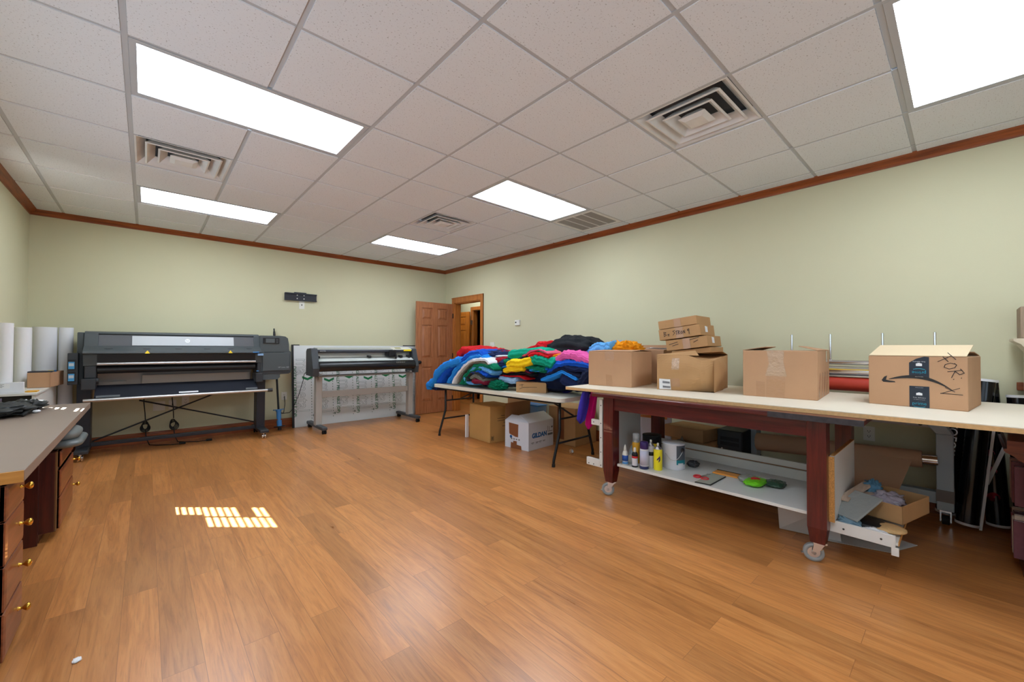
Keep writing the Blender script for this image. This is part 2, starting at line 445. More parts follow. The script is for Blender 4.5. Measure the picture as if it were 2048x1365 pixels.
w = MB().box(XL-0.15, FILL_WIN_F[0], YF-0.12, YF, 0, ZC+0.26).box(FILL_WIN_F[1], XR+0.12, YF-0.12, YF, 0, ZC+0.26)
w.box(FILL_WIN_F[0], FILL_WIN_F[1], YF-0.12, YF, 0, FILL_WIN_FZ[0]).box(FILL_WIN_F[0], FILL_WIN_F[1], YF-0.12, YF, FILL_WIN_FZ[1], ZC+0.26)
struct('wall_front', w, M_wall)
def frame_box(f, n, c0, c1, z0, z1, put):
    "window frame with n mullions"
    for k in range(n+1):
        u = c0+(c1-c0)*k/n; put(f, max(c0, u-0.025), min(c1, u+0.025), z0, z1)
    put(f, c0, c1, z0, z0+0.05); put(f, c0, c1, z1-0.05, z1)
for k, (a, b) in enumerate(FILL_WIN_L):  # frames of the left windows added out of view to brighten the room
    f = MB(); frame_box(f, 2, a, b, FILL_WIN_LZ[0], FILL_WIN_LZ[1], lambda f, u, v, p, q: f.box(XL-0.11, XL-0.06, u, v, p, q))
    struct('window_%d' % (k+2), f, M_white)
f = MB(); frame_box(f, 2, FILL_WIN_F[0], FILL_WIN_F[1], FILL_WIN_FZ[0], FILL_WIN_FZ[1], lambda f, u, v, p, q: f.box(u, v, YF-0.09, YF-0.04, p, q))
struct('window_4', f, M_white)  # front window added behind the camera to let in fill light
# added unseen roof slab and side fin, blocking direct sun from the left windows
struct('trim_5', MB().box(XL-2.4, XL-0.15, -5.5, 4.15, 2.42, 2.52).box(XL-2.4, XL-0.15, 4.2, 4.3, 0, 2.52), M_white)
# hallway beyond the doorway
HX = 5.62; HY0, HY1 = 6.80, 7.60
w = MB().box(HX, HX+0.12, 3.0, HY0, 0, 2.75).box(HX, HX+0.12, HY1, 10.2, 0, 2.75).box(HX, HX+0.12, HY0, HY1, 2.06, 2.75)
w.box(XR+0.12, 7.4, 10.2, 10.3, 0, 2.75).box(XR+0.12, HX, 2.9, 3.0, 0, 2.75)
w.box(XR, XR+0.12, YB+0.12, 10.2, 0, 2.75)
struct('wall_hallway', w, M_wall)
struct('ceiling_hallway', MB().box(XR+0.12, 7.4, 3.0, 10.2, 2.72, 2.76), mat('plain ceiling paint', rgb(222, 220, 214), 0.9))
M_darkwood = wood('dark panelling', rgb(58, 34, 24), rgb(86, 54, 38), 0.6, 'z', 4)
struct('wall_closet', MB().box(6.9, 7.0, 6.0, 9.0, 0, 2.72).box(HX+0.12, 6.9, 6.1, 6.2, 0, 2.72).box(HX+0.12, 6.9, 8.6, 8.7, 0, 2.72), M_darkwood)

# crown mouldings and baseboards
prof = [(0, -0.062), (0.012, -0.062), (0.016, -0.052), (0.024, -0.040), (0.040, -0.024), (0.052, -0.016), (0.058, -0.008), (0.062, 0.0), (0, 0)]
struct('trim_2', MB().prism([(YB-a, ZC+z-0.002) for a, z in prof], 'x', XL, XR), M_crown)
struct('trim_3', MB().prism([(XR-a, ZC+z-0.002) for a, z in prof], 'y', YF, YB), M_crowny)
struct('trim_4', MB().prism([(XL+a, ZC+z-0.002) for a, z in prof], 'y', YF, YB), M_crowny)
bp = [(0, 0), (0.018, 0), (0.018, 0.085), (0.013, 0.092), (0.013, 0.118), (0.007, 0.13), (0, 0.136)]
struct('baseboard_back', MB().prism([(YB-a, z) for a, z in bp], 'x', XL, XR), M_crown)
struct('baseboard_right', MB().prism([(XR-a, z) for a, z in bp], 'y', YF, DY0-0.09), M_crowny)
struct('baseboard_left', MB().prism([(XL+a, z) for a, z in bp], 'y', YF, YB), M_crowny)

# left window; unseen blind slats plus added plates, cut to shape the sun bands
win = MB()
for a, b, c, d in ((WY0, WY1, WZ0, WZ0+0.03), (WY0, WY1, WZ1-0.03, WZ1), (WY0, WY0+0.03, WZ0, WZ1), (WY1-0.03, WY1, WZ0, WZ1)):
    win.box(XL-0.13, XL-0.01, a, b, c, d)
wo = struct('window_1', win, M_white)
bl = MB(); M_sun_mask = mat('dark wood blind', rgb(52, 34, 24), 0.6)  # mask kept dark to cut light bouncing onto the ceiling
ys = [4.43, 4.62, 4.82, 4.85, 4.88, 5.00, 5.06, 5.17]
zs = [1.23, 1.33, 1.60, 1.66, 1.92, 2.206, 2.319, 2.42, 2.49]
def is_open(y, z):
    if 4.62 < y < 5.06 and 1.92 < z < 2.42:
        if 4.82 < y < 4.85: return False
        if 2.206 < z < 2.319 and y > 4.84: return False
        return True
    if 4.88 < y < 5.06 and 1.66 < z < 1.92: return True
    if 5.00 < y < 5.17 and 1.33 < z < 1.60: return True
    return False
for a, b in zip(ys[:-1], ys[1:]):
    for c, d in zip(zs[:-1], zs[1:]):
        if not is_open((a+b)/2, (c+d)/2): bl.box(XL-0.075, XL-0.07, a, b, c, d)
z = 1.25
while z < 2.48:
    bl.box(XL-0.079, XL-0.066, 4.43, 5.17, z-0.006, z+0.006); z += 0.0560
struct('window_blind', bl, M_sun_mask, wo)

struct('trim_6', MB().box(XL-4.0, XL-0.2, 4.35, 9.0, -0.1, 0.85), mat('dark hedge', (0.02, 0.03, 0.015, 1), 0.95))  # added unseen dark block, keeps bright ground light off the ceiling
# doorway casing and the open six-panel door
def panel_door(mb, w, h, t, axis_frame):
    "six-panel leaf; local x along the width, y thickness, z up"
    M = axis_frame
    st = 0.11; zs_ = [0, 0.22, 0.84, 1.0, 1.60, 1.70, h-0.11, h]   # rails between
    for a, b in ((0, st), (w/2-st/2, w/2+st/2), (w-st, w)): mb.box(a, b, 0, t, 0, h, M=M)
    for a, b in ((0, 0.22), (0.84, 1.0), (1.60, 1.70), (h-0.11, h)):
        for u, v in ((st, w/2-st/2), (w/2+st/2, w-st)): mb.box(u, v, 0.0008, t-0.0008, a, b, M=M)
    for a, b in ((0.22, 0.84), (1.0, 1.60), (1.70, h-0.11)):
        for u, v in ((st, w/2-st/2), (w/2+st/2, w-st)):
            mb.box(u, v, 0.016, t-0.016, a, b, M=M)
            i, j = 0.016, 0.048
            for s in (0, 1):
                y0, y1 = (0.016, 0.004) if s == 0 else (t-0.016, t-0.004)
                p = [(u+i, y0, a+i), (v-i, y0, a+i), (v-i, y0, b-i), (u+i, y0, b-i), (u+j, y1, a+j), (v-j, y1, a+j), (v-j, y1, b-j), (u+j, y1, b-j)]
                mb.add(p, [(4, 5, 6, 7), (0, 1, 5, 4), (1, 2, 6, 5), (2, 3, 7, 6), (3, 0, 4, 7)], M=M)
    return mb
c = MB()
for X, s in ((XR, -1), (XR+0.12, 1)):
    x0, x1 = (X-0.018, X) if s < 0 else (X, X+0.018)
    c.box(x0, x1, DY0-0.075, DY0+0.004, 0, DH+0.10); c.box(x0, x1, DY1-0.004, DY1+0.075, 0, DH+0.10)
    c.box(x0, x1, DY0+0.004, DY1-0.004, DH-0.004, DH+0.10)
    c.box(x0-0.006*(s < 0), x1+0.006*(s > 0), DY0-0.075, DY0-0.055, 0, DH+0.10)
    c.box(x0-0.006*(s < 0), x1+0.006*(s > 0), DY0-0.075, DY1+0.075, DH+0.08, DH+0.10)
c.box(XR, XR+0.12, DY0, DY0+0.02, 0, DH).box(XR, XR+0.12, DY1-0.02, DY1, 0, DH).box(XR, XR+0.12, DY0, DY1, DH-0.02, DH)
d1 = struct('door_1', c, M_casing, bevel=0.003)
leaf = panel_door(MB(), 0.765, 2.02, 0.036, frame((XR-0.765-0.022, 6.470+0.04, 0.008), (1, 0, 0), (0, 1, 0)))
lf = struct('door_leaf', leaf, M_door, d1, bevel=0.0025)
for z in (0.25, 1.05, 1.80):
    struct('hinge', MB().cyl((XR-0.012, 6.495, z-0.045), (XR-0.012, 6.495, z+0.045), 0.008).box(XR-0.03, XR-0.012, 6.49, 6.51, z-0.045, z+0.045), M_black, d1)
k = MB()
kx, kz = XR-0.765-0.022+0.065, 0.935
for s, y in ((-1, 6.510), (1, 6.546)):
    k.cyl((kx, y, kz), (kx, y+s*0.012, kz), 0.032); k.cyl((kx, y, kz), (kx, y+s*0.045, kz), 0.011)
    k.lathe([(0.012, 0), (0.026, 0.008), (0.03, 0.022), (0.024, 0.034), (0.008, 0.04)], (0, 0, 0), 18, M=frame((kx, y+s*0.04, kz), (1, 0, 0), (0, 0, s)) if s < 0 else frame((kx, y+s*0.04, kz), (1, 0, 0), (0, 0, -1)))
struct('door_knob', k, M_black, d1)
# far door across the hallway
c = MB()
c.box(HX-0.018, HX, HY0-0.07, HY0, 0, 2.14).box(HX-0.018, HX, HY1, HY1+0.07, 0, 2.14).box(HX-0.018, HX, HY0, HY1, 2.06, 2.14)
c.box(HX, HX+0.12, HY1-0.02, HY1, 0, 2.06).box(HX, HX+0.12, HY0, HY0+0.02, 0, 2.06)
d2 = struct('door_2', c, M_casing, bevel=0.003)
lf2 = panel_door(MB(), 0.76, 2.02, 0.036, frame((HX-0.06, HY1+0.02, 0.008), (-0.16, 0.987, 0), (-0.987, -0.16, 0)))
struct('door_leaf', lf2, wood('far door oak', rgb(170, 92, 26), rgb(206, 126, 42), 0.35, 'z', 5, 0.3), d2, bevel=0.0025)
for z in (0.3, 1.78):
    struct('hinge', MB().box(HX-0.05, HX-0.02, HY1-0.005, HY1+0.012, z-0.05, z+0.05), M_alu, d2)

# ceiling lights
M_diff = mat('glowing light diffuser', (0.9, 0.9, 0.9, 1), 0.6, emit=((0.86, 0.96, 1.08, 1), PANEL))
LAB = ['recessed fluorescent panel light at upper left, nearest of the two on that side',
       'recessed fluorescent panel light at far left, close above the back wall',
       'recessed fluorescent panel light between the far diffuser and the return grille',
       'smallest recessed panel light, nearest the far right corner of the room',
       'recessed panel light cut by the upper right edge of the photo',
       'recessed panel light overhead on the left side of the room', 'recessed panel light at the front left of the room', 'recessed panel light at the front right of the room']
for k, (i0, i1, j) in enumerate(LIGHTS):
    x0, x1, y0, y1 = gx(i0)+0.013, gx(i1)-0.013, gy(j)+0.013, gy(j+1)-0.013
    t = thing('ceiling_light', ((x0+x1)/2, (y0+y1)/2, ZC-0.004), LAB[k], 'ceiling light', group='fluorescent panel lights in the ceiling grid')
    f = MB()
    e = 0.030
    f.box(x0, x1, y0, y0+e, ZC-0.004, ZC+0.02).box(x0, x1, y1-e, y1, ZC-0.004, ZC+0.02)
    f.box(x0, x0+e, y0+e, y1-e, ZC-0.004, ZC+0.02).box(x1-e, x1, y0+e, y1-e, ZC-0.004, ZC+0.02)
    f.box(x0, x1, y0, y1, ZC+0.06, ZC+0.07)
    f.build('frame', M_tbar, t)
    MB().box(x0+e-0.002, x1-e+0.002, y0+e-0.002, y1-e+0.002, ZC+0.003, ZC+0.012).build('diffuser', M_diff, t)
# hallway light, out of sight
t = thing('ceiling_light', (5.05, 7.3, 2.66), 'flush ceiling light in the hallway', 'ceiling light')
MB().box(4.75, 5.35, 7.0, 7.6, 2.68, 2.72).build('frame', M_tbar, t)
MB().box(4.78, 5.32, 7.03, 7.57, 2.66, 2.685).build('diffuser', mat('hallway light diffuser', (0.9, 0.9, 0.9, 1), 0.6, emit=((0.95, 0.98, 1.0, 1), 12.0)), t)

# supply diffusers: nested flared louvres under a dark plenum
M_vent = mat('vent enamel', rgb(222, 222, 220), 0.5, var=0.05, vscale=9)
M_plen = mat('dark plenum', rgb(70, 71, 74), 0.8)
VL = ['square four-way air vent beside the lit panel at upper left',
      'largest square air vent, at right of the ceiling near the upper right light',
      'dark-edged square air vent just before the smallest panel light']
for (i, j), lab in zip(SUPPLY, VL):
    cx, cy = gx(i)+G/2, gy(j)+G/2
    t = thing('ceiling_vent', (cx, cy, ZC-0.004), lab, 'air vent', group='square supply vents in the ceiling')
    f = MB(); h = G/2-0.013
    def ring(f, a0, z0, a1, z1):
        p = [(cx-a0, cy-a0, z0), (cx+a0, cy-a0, z0), (cx+a0, cy+a0, z0), (cx-a0, cy+a0, z0), (cx-a1, cy-a1, z1), (cx+a1, cy-a1, z1), (cx+a1, cy+a1, z1), (cx-a1, cy+a1, z1)]
        f.add(p, [(0, 1, 5, 4), (1, 2, 6, 5), (2, 3, 7, 6), (3, 0, 4, 7)])
    ring(f, h, ZC-0.004, h-0.012, ZC-0.004); ring(f, h-0.012, ZC-0.004, h-0.065, ZC+0.05)
    f.build('frame', M_vent, t, fix=False)
    MB().box(cx-h+0.03, cx+h-0.03, cy-h+0.03, cy+h-0.03, ZC+0.075, ZC+0.085).build('plenum', M_plen, t)
    for a in (0.232, 0.158):
        l = MB(); ring(l, a, ZC-0.010, a-0.056, ZC+0.045); ring(l, a, ZC-0.010, a-0.012, ZC-0.014); ring(l, a-0.012, ZC-0.014, a-0.060, ZC+0.040)
        l.build('louvre', M_vent, t, fix=False)
    l = MB(); ring(l, 0.086, ZC-0.010, 0.045, ZC+0.03); ring(l, 0.086, ZC-0.010, 0.055, ZC-0.026)
    l.add([(cx-.055, cy-.055, ZC-.026), (cx+.055, cy-.055, ZC-.026), (cx+.055, cy+.055, ZC-.026), (cx-.055, cy+.055, ZC-.026)], [(0, 1, 2, 3)])
    l.build('centre_plate', M_vent, t, fix=False)
# return grille
i, j = RETURN; x0, y0 = gx(i)+0.013, gy(j)+0.013; x1, y1 = gx(i+1)-0.013, gy(j+1)-0.013
t = thing('return_grille', ((x0+x1)/2, (y0+y1)/2, ZC-0.004), 'flat return air grille with four grey slotted panels beside the right wall', 'air vent')
f = MB(); e = 0.04
f.box(x0, x1, y0, y0+e, ZC-0.004, ZC+0.01).box(x0, x1, y1-e, y1, ZC-0.004, ZC+0.01).box(x0, x0+e, y0+e, y1-e, ZC-0.004, ZC+0.01).box(x1-e, x1, y0+e, y1-e, ZC-0.004, ZC+0.01)
for q in (1, 2, 3):
    yy = y0+e+(y1-y0-2*e)*q/4; f.box(x0+e, x1-e, yy-0.007, yy+0.007, ZC-0.003, ZC+0.01)
f.build('frame', M_vent, t)
s = MB(); n_ = 48
for q in range(n_):
    yy = y0+e+(y1-y0-2*e)*(q+.5)/n_; s.box(x0+e, x1-e, yy-0.0032, yy+0.0032, ZC, ZC+0.008)
s.build('slats', mat('dusty grille grey', rgb(168, 164, 160), 0.7), t)
MB().box(x0+.02, x1-.02, y0+.02, y1-.02, ZC+0.03, ZC+0.04).build('plenum', M_plen, t)

# wall plates, thermostat, bracket
def plate(name, c, nrm, w, h, label, cat, kind):
    "small plate on a wall; nrm is 'x' (right wall) or 'y' (back wall)"
    t = thing(name, c, label, cat)
    def B(mb, u0, u1, v0, v1, d0, d1):
        if nrm == 'x': return mb.box(c[0]-d1, c[0]-d0, c[1]+u0, c[1]+u1, c[2]+v0, c[2]+v1)
        return mb.box(c[0]+u0, c[0]+u1, c[1]-d1, c[1]-d0, c[2]+v0, c[2]+v1)
    B(MB(), -w/2, w/2, -h/2, h/2, 0, 0.007).build('cover_plate', M_plate, t, bevel=0.002)
    if kind == 'outlet':
        for v in (-0.02, 0.02):
            B(MB(), -0.017, 0.017, v-0.014, v+0.014, 0.007, 0.010).build('receptacle', M_plate, t, bevel=0.002)
            s = MB(); B(s, -0.009, -0.006, v-0.004, v+0.007, 0.010, 0.0106); B(s, 0.006, 0.009, v-0.004, v+0.007, 0.010, 0.0106); B(s, -0.003, 0.003, v-0.011, v-0.006, 0.010, 0.0106)
            s.build('slots', M_slot, t)
    elif kind == 'switch':
        for u in (-0.023, 0.023) if w > 0.09 else (0,):
            B(MB(), u-0.005, u+0.005, -0.012, 0.012, 0.007, 0.016).build('toggle', M_plate, t, bevel=0.001)
    elif kind == 'cable':
        s = MB(); B(s, -0.006, 0.006, -0.010, 0.012, 0.007, 0.012); s.build('jack', M_slot, t)
    return t
plate('light_switch', (XR, 5.335, 1.235), 'x', 0.115, 0.115, 'white double light switch on the right wall beside the doorway', 'light switch', 'switch')
plate('wall_outlet', (XR, 0.519, 0.52), 'x', 0.072, 0.115, 'white duplex outlet on the right wall beneath the work table', 'outlet', 'outlet')
plate('cable_plate', (1.772, YB, 1.845), 'y', 0.075, 0.12, 'white cable plate on the back wall just below the black bracket', 'wall plate', 'cable')
plate('wall_outlet', (0.395, YB, 0.495), 'y', 0.075, 0.115, 'rightmost white wall plate on the back wall under the large printer', 'outlet', 'outlet')
plate('blank_plate', (0.265, YB, 0.46), 'y', 0.075, 0.115, 'middle white wall plate on the back wall under the large printer', 'wall plate', 'cable')
plate('blank_plate', (0.135, YB, 0.45), 'y', 0.115, 0.115, 'widest white wall plate under the large printer, leftmost of the three', 'wall plate', 'none')
plate('wall_outlet', (1.545, YB, 0.47), 'y', 0.075, 0.115, 'white outlet on the back wall half behind the white sheet edge', 'outlet', 'outlet')
t = thing('thermostat', (XR, 4.70, 1.596), 'small white thermostat high on the right wall past the doorway', 'thermostat')
MB().box(XR-0.024, XR, 4.645, 4.755, 1.553, 1.64).build('housing', M_plate, t, bevel=0.006)
MB().box(XR-0.0255, XR-0.023, 4.715, 4.742, 1.592, 1.612).build('display', M_slot, t)
# television bracket
t = thing('television_bracket', (1.752, YB, 1.93), 'flat black steel television bracket high on the back wall, no set on it', 'wall bracket')
b = MB(); x0, x1 = 1.530, 1.978
b.box(x0, x1, YB-0.03, YB-0.002, 1.905, 2.018)
b.build('wall_plate', M_hp3, t, bevel=0.004)
b = MB().box(x0, x1, YB-0.045, YB-0.03, 2.0, 2.02).box(x0, x1, YB-0.045, YB-0.03, 1.903, 1.923).box(1.66, 1.83, YB-0.03, YB-0.004, 2.018, 2.034)
b.build('rail', M_hp3, t, bevel=0.002)
for a, z in ((1.70, 1.988), (1.795, 1.988), (1.70, 1.938), (1.795, 1.938)):
    MB().cyl((a, YB-0.034, z), (a, YB-0.029, z), 0.008, n=10).build('bolt', M_plate, t)
b = MB()
for a0, a1 in ((1.56, 1.68), (1.83, 1.95)):
    for z in (1.945, 1.975): b.box(a0, a1, YB-0.034, YB-0.03, z, z+0.004)
b.build('slots', M_black, t)
# ------------------------------------------------------------------ desk along the left wall
M_top = mat('taupe laminate', rgb(142, 124, 110), 0.45, bump=0.02, bscale=300, var=0.02)
M_endg = wood('raw end board', rgb(176, 116, 44), rgb(206, 146, 70), 0.6, 'x', 5)
desk = thing('desk', (-0.65, 3.6, 0), 'long built-in desk with taupe laminate top along the left wall', 'desk')
DX, DT = -0.335, 0.735
MB().box(XL+0.005, DX, 2.385, 4.86, DT-0.045, DT).build('desktop', M_top, desk, bevel=0.003)
MB().box(XL+0.005, DX-0.001, 2.376, 2.385, DT-0.044, DT-0.001).build('end_edge', M_endg, desk)
MB().box(XL+0.02, XL+0.04, 2.40, 4.84, 0.1, DT-0.045).build('back_panel', M_mahz, desk)
M_drw = wood('drawer front wood', rgb(104, 50, 28), rgb(146, 78, 46), 0.35, 'y', 4, 0.3)
def drawer(root, y0, y1, z0, z1, x, ky, kz):
    d = MB()
    d.box(x-0.02, x-0.004, y0, y1, z0, z1)
    d.prism([(y0, z0), (y1, z0), (y1, z1), (y0, z1)], 'x', x-0.02, x-0.008)
    d.hexa([(x-0.004, y0, z0), (x-0.004, y1, z0), (x-0.004, y1, z1), (x-0.004, y0, z1), (x, y0+0.018, z0+0.018), (x, y1-0.018, z0+0.018), (x, y1-0.018, z1-0.018), (x, y0+0.018, z1-0.018)])
    o = d.build('drawer', M_drw, root, bevel=0.002)
    for k in ky:
        MB().lathe([(0.011, 0), (0.006, 0.004), (0.005, 0.014), (0.011, 0.02), (0.0155, 0.027), (0.013, 0.034), (0.005, 0.037)], n=16,
                   M=frame((x-0.001, k, kz), (0, 1, 0), (0, 0, 1))).build('knob', M_brass, o)
ped = MB().box(-0.90, -0.393, 1.93, 2.70, 0.09, DT-0.045).box(-0.90, -0.45, 1.95, 2.68, 0, 0.09)
ped = MB().box(-0.90, -0.393, 2.405, 2.70, 0.05, DT-0.045).box(-0.90, -0.45, 2.42, 2.68, 0, 0.05)
ped.build('pedestal', M_mahz, desk, bevel=0.002)
for z0, z1 in ((0.55, 0.682), (0.385, 0.545), (0.215, 0.378), (0.03, 0.205)):
    drawer(desk, 2.39, 2.692, z0, z1, -0.375, [2.60], (z0+z1)/2+0.01)
MB().box(-0.90, -0.405, 3.755, 4.42, 0.06, 0.545).box(-0.90, -0.47, 3.78, 4.40, 0, 0.06).build('pedestal', M_mahz, desk, bevel=0.002)
MB().box(-0.93, -0.47, 3.735, 3.755, 0.0, DT-0.045).build('side_panel', M_mahz, desk)
MB().box(-0.405, -0.399, 3.756, 3.80, 0.06, 0.545).build('frame_strip', wood('olive stile', rgb(92, 60, 30), rgb(120, 84, 44), 0.5, 'z', 5), desk)
for z0, z1 in ((0.445, 0.54), (0.26, 0.42), (0.06, 0.25)):
    drawer(desk, 3.81, 4.41, z0, z1, -0.385, [4.40], (z0+z1)/2+0.03)
MB().box(-0.93, -0.45, 4.78, 4.80, 0.0, DT-0.045).build('end_leg', M_black, desk)
# grey cushion lying on the far pedestal
M_seat = mat('grey upholstery', rgb(104, 108, 106), 0.6, bump=0.05, bscale=200)
t = thing('seat_cushion', (-0.55, 4.02, 0.545), 'grey padded seat cushion pushed under the desk top on the far drawers', 'cushion')
def pillow(mb, x0, x1, y0, y1, z0, z1, e=0.5, n=28, m=16):
    cx, cy, cz = (x0+x1)/2, (y0+y1)/2, (z0+z1)/2; a, b, c = (x1-x0)/2, (y1-y0)/2, (z1-z0)/2
    sg = lambda q, p: math.copysign(abs(q)**p, q)
    v = []; f = []
    for j in range(m+1):
        ph = -PI/2+PI*j/m
        for i in range(n):
            th = 2*PI*i/n
            v.append((cx+a*sg(math.cos(ph), e)*sg(math.cos(th), e), cy+b*sg(math.cos(ph), e)*sg(math.sin(th), e), cz+c*sg(math.sin(ph), 0.8)))
    for j in range(m):
        for i in range(n): f.append((j*n+i, j*n+(i+1) % n, (j+1)*n+(i+1) % n, (j+1)*n+i))
    return mb.add(v, f, True)
pillow(MB(), -0.78, -0.315, 3.83, 4.24, 0.575, 0.668).build('padding', M_seat, t)
pillow(MB(), -0.80, -0.295, 3.80, 4.27, 0.546, 0.60, 0.3).build('base_shell', mat('dark grey shell', rgb(92, 98, 98), 0.4), t)

# white cabinet past the desk and the things on and by it
cab = thing('white_cabinet', (-0.83, 5.9, 0), 'low white cabinet with paper-strewn top between the desk and the large printer', 'cabinet')
b = MB().box(-0.95, -0.93, 5.34, 6.46, 0, 0.78).box(-0.72, -0.70, 5.34, 6.46, 0, 0.78).box(-0.93, -0.72, 6.44, 6.46, 0, 0.78).box(-0.93, -0.72, 5.36, 6.44, 0.0, 0.03)
b.build('carcass', M_white, cab, bevel=0.002)
MB().box(-0.955, -0.69, 5.32, 6.47, 0.782, 0.80).build('cabinet_top', M_white, cab, bevel=0.002)
MB().box(-0.93, -0.72, 5.38, 5.39, 0.03, 0.78).build('dark_front', M_slot, cab)  # dark sheet standing for the shade inside the open front
# row of white paper rolls behind
def paper_roll(x, y, z0, z1, r, label, lean=(0, 0)):
    t = thing('paper_roll', (x, y, z0), label, 'paper roll', group='white paper rolls standing by the left wall')
    m = MB(); p0 = Vector((x, y, z0)); p1 = Vector((x+lean[0], y+lean[1], z1))
    m.cyl(p0, p1, r, n=28, caps=False)
    d = (p1-p0).normalized(); a = d.orthogonal().normalized(); bb = d.cross(a)
    n = 28; vo = [p1+(a*math.cos(2*PI*i/n)+bb*math.sin(2*PI*i/n))*r for i in range(n)]; vi = [p1+(a*math.cos(2*PI*i/n)+bb*math.sin(2*PI*i/n))*0.04 for i in range(n)]
    m.add(vo+vi, [(i, (i+1) % n, n+(i+1) % n, n+i) for i in range(n)])
    vb = [p0+(a*math.cos(2*PI*i/n)+bb*math.sin(2*PI*i/n))*r for i in range(n)]; m.add(vb, [tuple(range(n))])
    m.build('rolled_paper', M_paper, t)
    MB().cyl(p0+d*0.01, p1-d*0.01, 0.041, n=18, caps=False).build('core', M_cardin, t)
    return t
paper_roll(-0.902, 5.50, 0.80, 1.40, 0.052, 'tallest white paper roll, cut by the left edge of the photo')
paper_roll(-0.895, 6.17, 0.80, 1.385, 0.058, 'white paper roll, second from the left edge, leaning slightly')
paper_roll(-0.805, 6.58, 0.0, 1.405, 0.092, 'widest white paper roll, third from the left edge')
paper_roll(-0.650, 6.59, 0.0, 1.405, 0.056, 'white paper roll standing on the floor against the printer side')
# clutter on the cabinet
M_mark = mat('grey print', rgb(110, 112, 118), 0.7)
t = thing('cardboard_tray', (-0.72, 6.16, 0.80), 'shallow open cardboard tray of odds and ends before the white paper rolls', 'tray')
T = Matrix.Translation((-0.835, 5.96, 0.801)) @ Matrix.Rotation(-0.10, 4, 'Z')
b = MB(); b.M = T
W_, D_, H_ = 0.150, 0.44, 0.145
b.box(0, W_, 0, 0.005, 0, H_).box(0, W_, D_-0.005, D_, 0, H_).box(0, 0.005, 0, D_, 0, H_).box(W_-0.005, W_, 0, D_, 0, H_).box(0, W_, 0, D_, 0, 0.005)
b.build('tray', M_card, t, bevel=0.002)
for q, (cx_, cy_, cc) in enumerate(((0.2, 0.16, M_yel), (0.24, 0.2, M_blue), (0.1, 0.1, M_card2))):
    o = MB().box(-0.80+cx_*.4-0.02, -0.80+cx_*.4+0.02, 6.1+cy_-0.02, 6.1+cy_+0.02, 0.807, 0.955).build('small_packet', cc, None, bevel=0.004)
    tag(o, ['yellow packet inside the cardboard tray', 'blue packet inside the cardboard tray', 'tan packet inside the cardboard tray'][q], 'packet')
o = MB().box(-0.835, -0.675, 5.965, 6.09, 0.947, 0.959).build('black_folder', mat('black folder', rgb(52, 50, 58), 0.5), None, bevel=0.002)
tag(o, 'flat black folder laid across the top of the cardboard tray', 'folder')
o = MB().box(-0.945, -0.775, 5.40, 5.445, 0.8065, 0.892).build('white_carton', mat('glossy white card', rgb(226, 228, 234), 0.5), None, bevel=0.002)
tag(o, 'small white carton with a printed label in front of the cardboard tray', 'box')
l_ = MB().box(-0.935, -0.85, 5.3985, 5.40, 0.845, 0.885); o2 = l_.build('label', M_paper, o); o2['label'] = 'printed label'
s = MB()
for q in range(4): s.box(-0.925, -0.89+0.01*(q % 2), 5.3979, 5.3985, 0.852+q*0.008, 0.855+q*0.008)
s.build('label_print', M_mark, o2)
o = MB().box(-0.77, -0.70, 5.42, 5.52, 0.801, 0.812).build('envelope', mat('manila orange', rgb(226, 168, 62), 0.7), None, bevel=0.002)
tag(o, 'orange padded envelope on the white cabinet beside the tray', 'envelope')
random.seed(5)
for q in range(4):
    m = MB(); cx_, cy_ = (-0.90, -0.85, -0.80, -0.87)[q], (5.345, 5.35, 5.36, 5.37)[q]
    m.box(-0.045, 0.045, -0.02, 0.02, 0, 0.0012, M=Matrix.Translation((cx_, cy_, 0.8005+q*0.0013)) @ Matrix.Rotation(random.uniform(-.15, .15), 4, 'Z'))
    tag(m.build('paper_sheet', M_paper, None), 'loose paper sheet on the front of the white cabinet', 'paper', 'loose papers on the white cabinet')
# books and black bag on the desk
for q, (zz, cc, lb) in enumerate(((0.736, rgb(120, 92, 100), 'plaid bound thick book at the bottom of the desk stack'), (0.79, rgb(96, 80, 98), 'purple book on top of the desk stack at the left edge'))):
    t = thing('book', (-0.86, 4.60, zz), lb, 'book')
    h_ = 0.052 if q == 0 else 0.03
    MB().box(-0.95, -0.775, 4.52, 4.70, zz, zz+0.004).box(-0.95, -0.775, 4.52, 4.70, zz+h_-0.004, zz+h_).box(-0.775-0.004, -0.775, 4.52, 4.70, zz+0.004, zz+h_-0.004).build('cover', mat('book cover %d' % q, cc, 0.6, var=0.25, vscale=60), t)
    MB().box(-0.945, -0.781, 4.525, 4.695, zz+0.004, zz+h_-0.004).build('pages', M_paper, t)
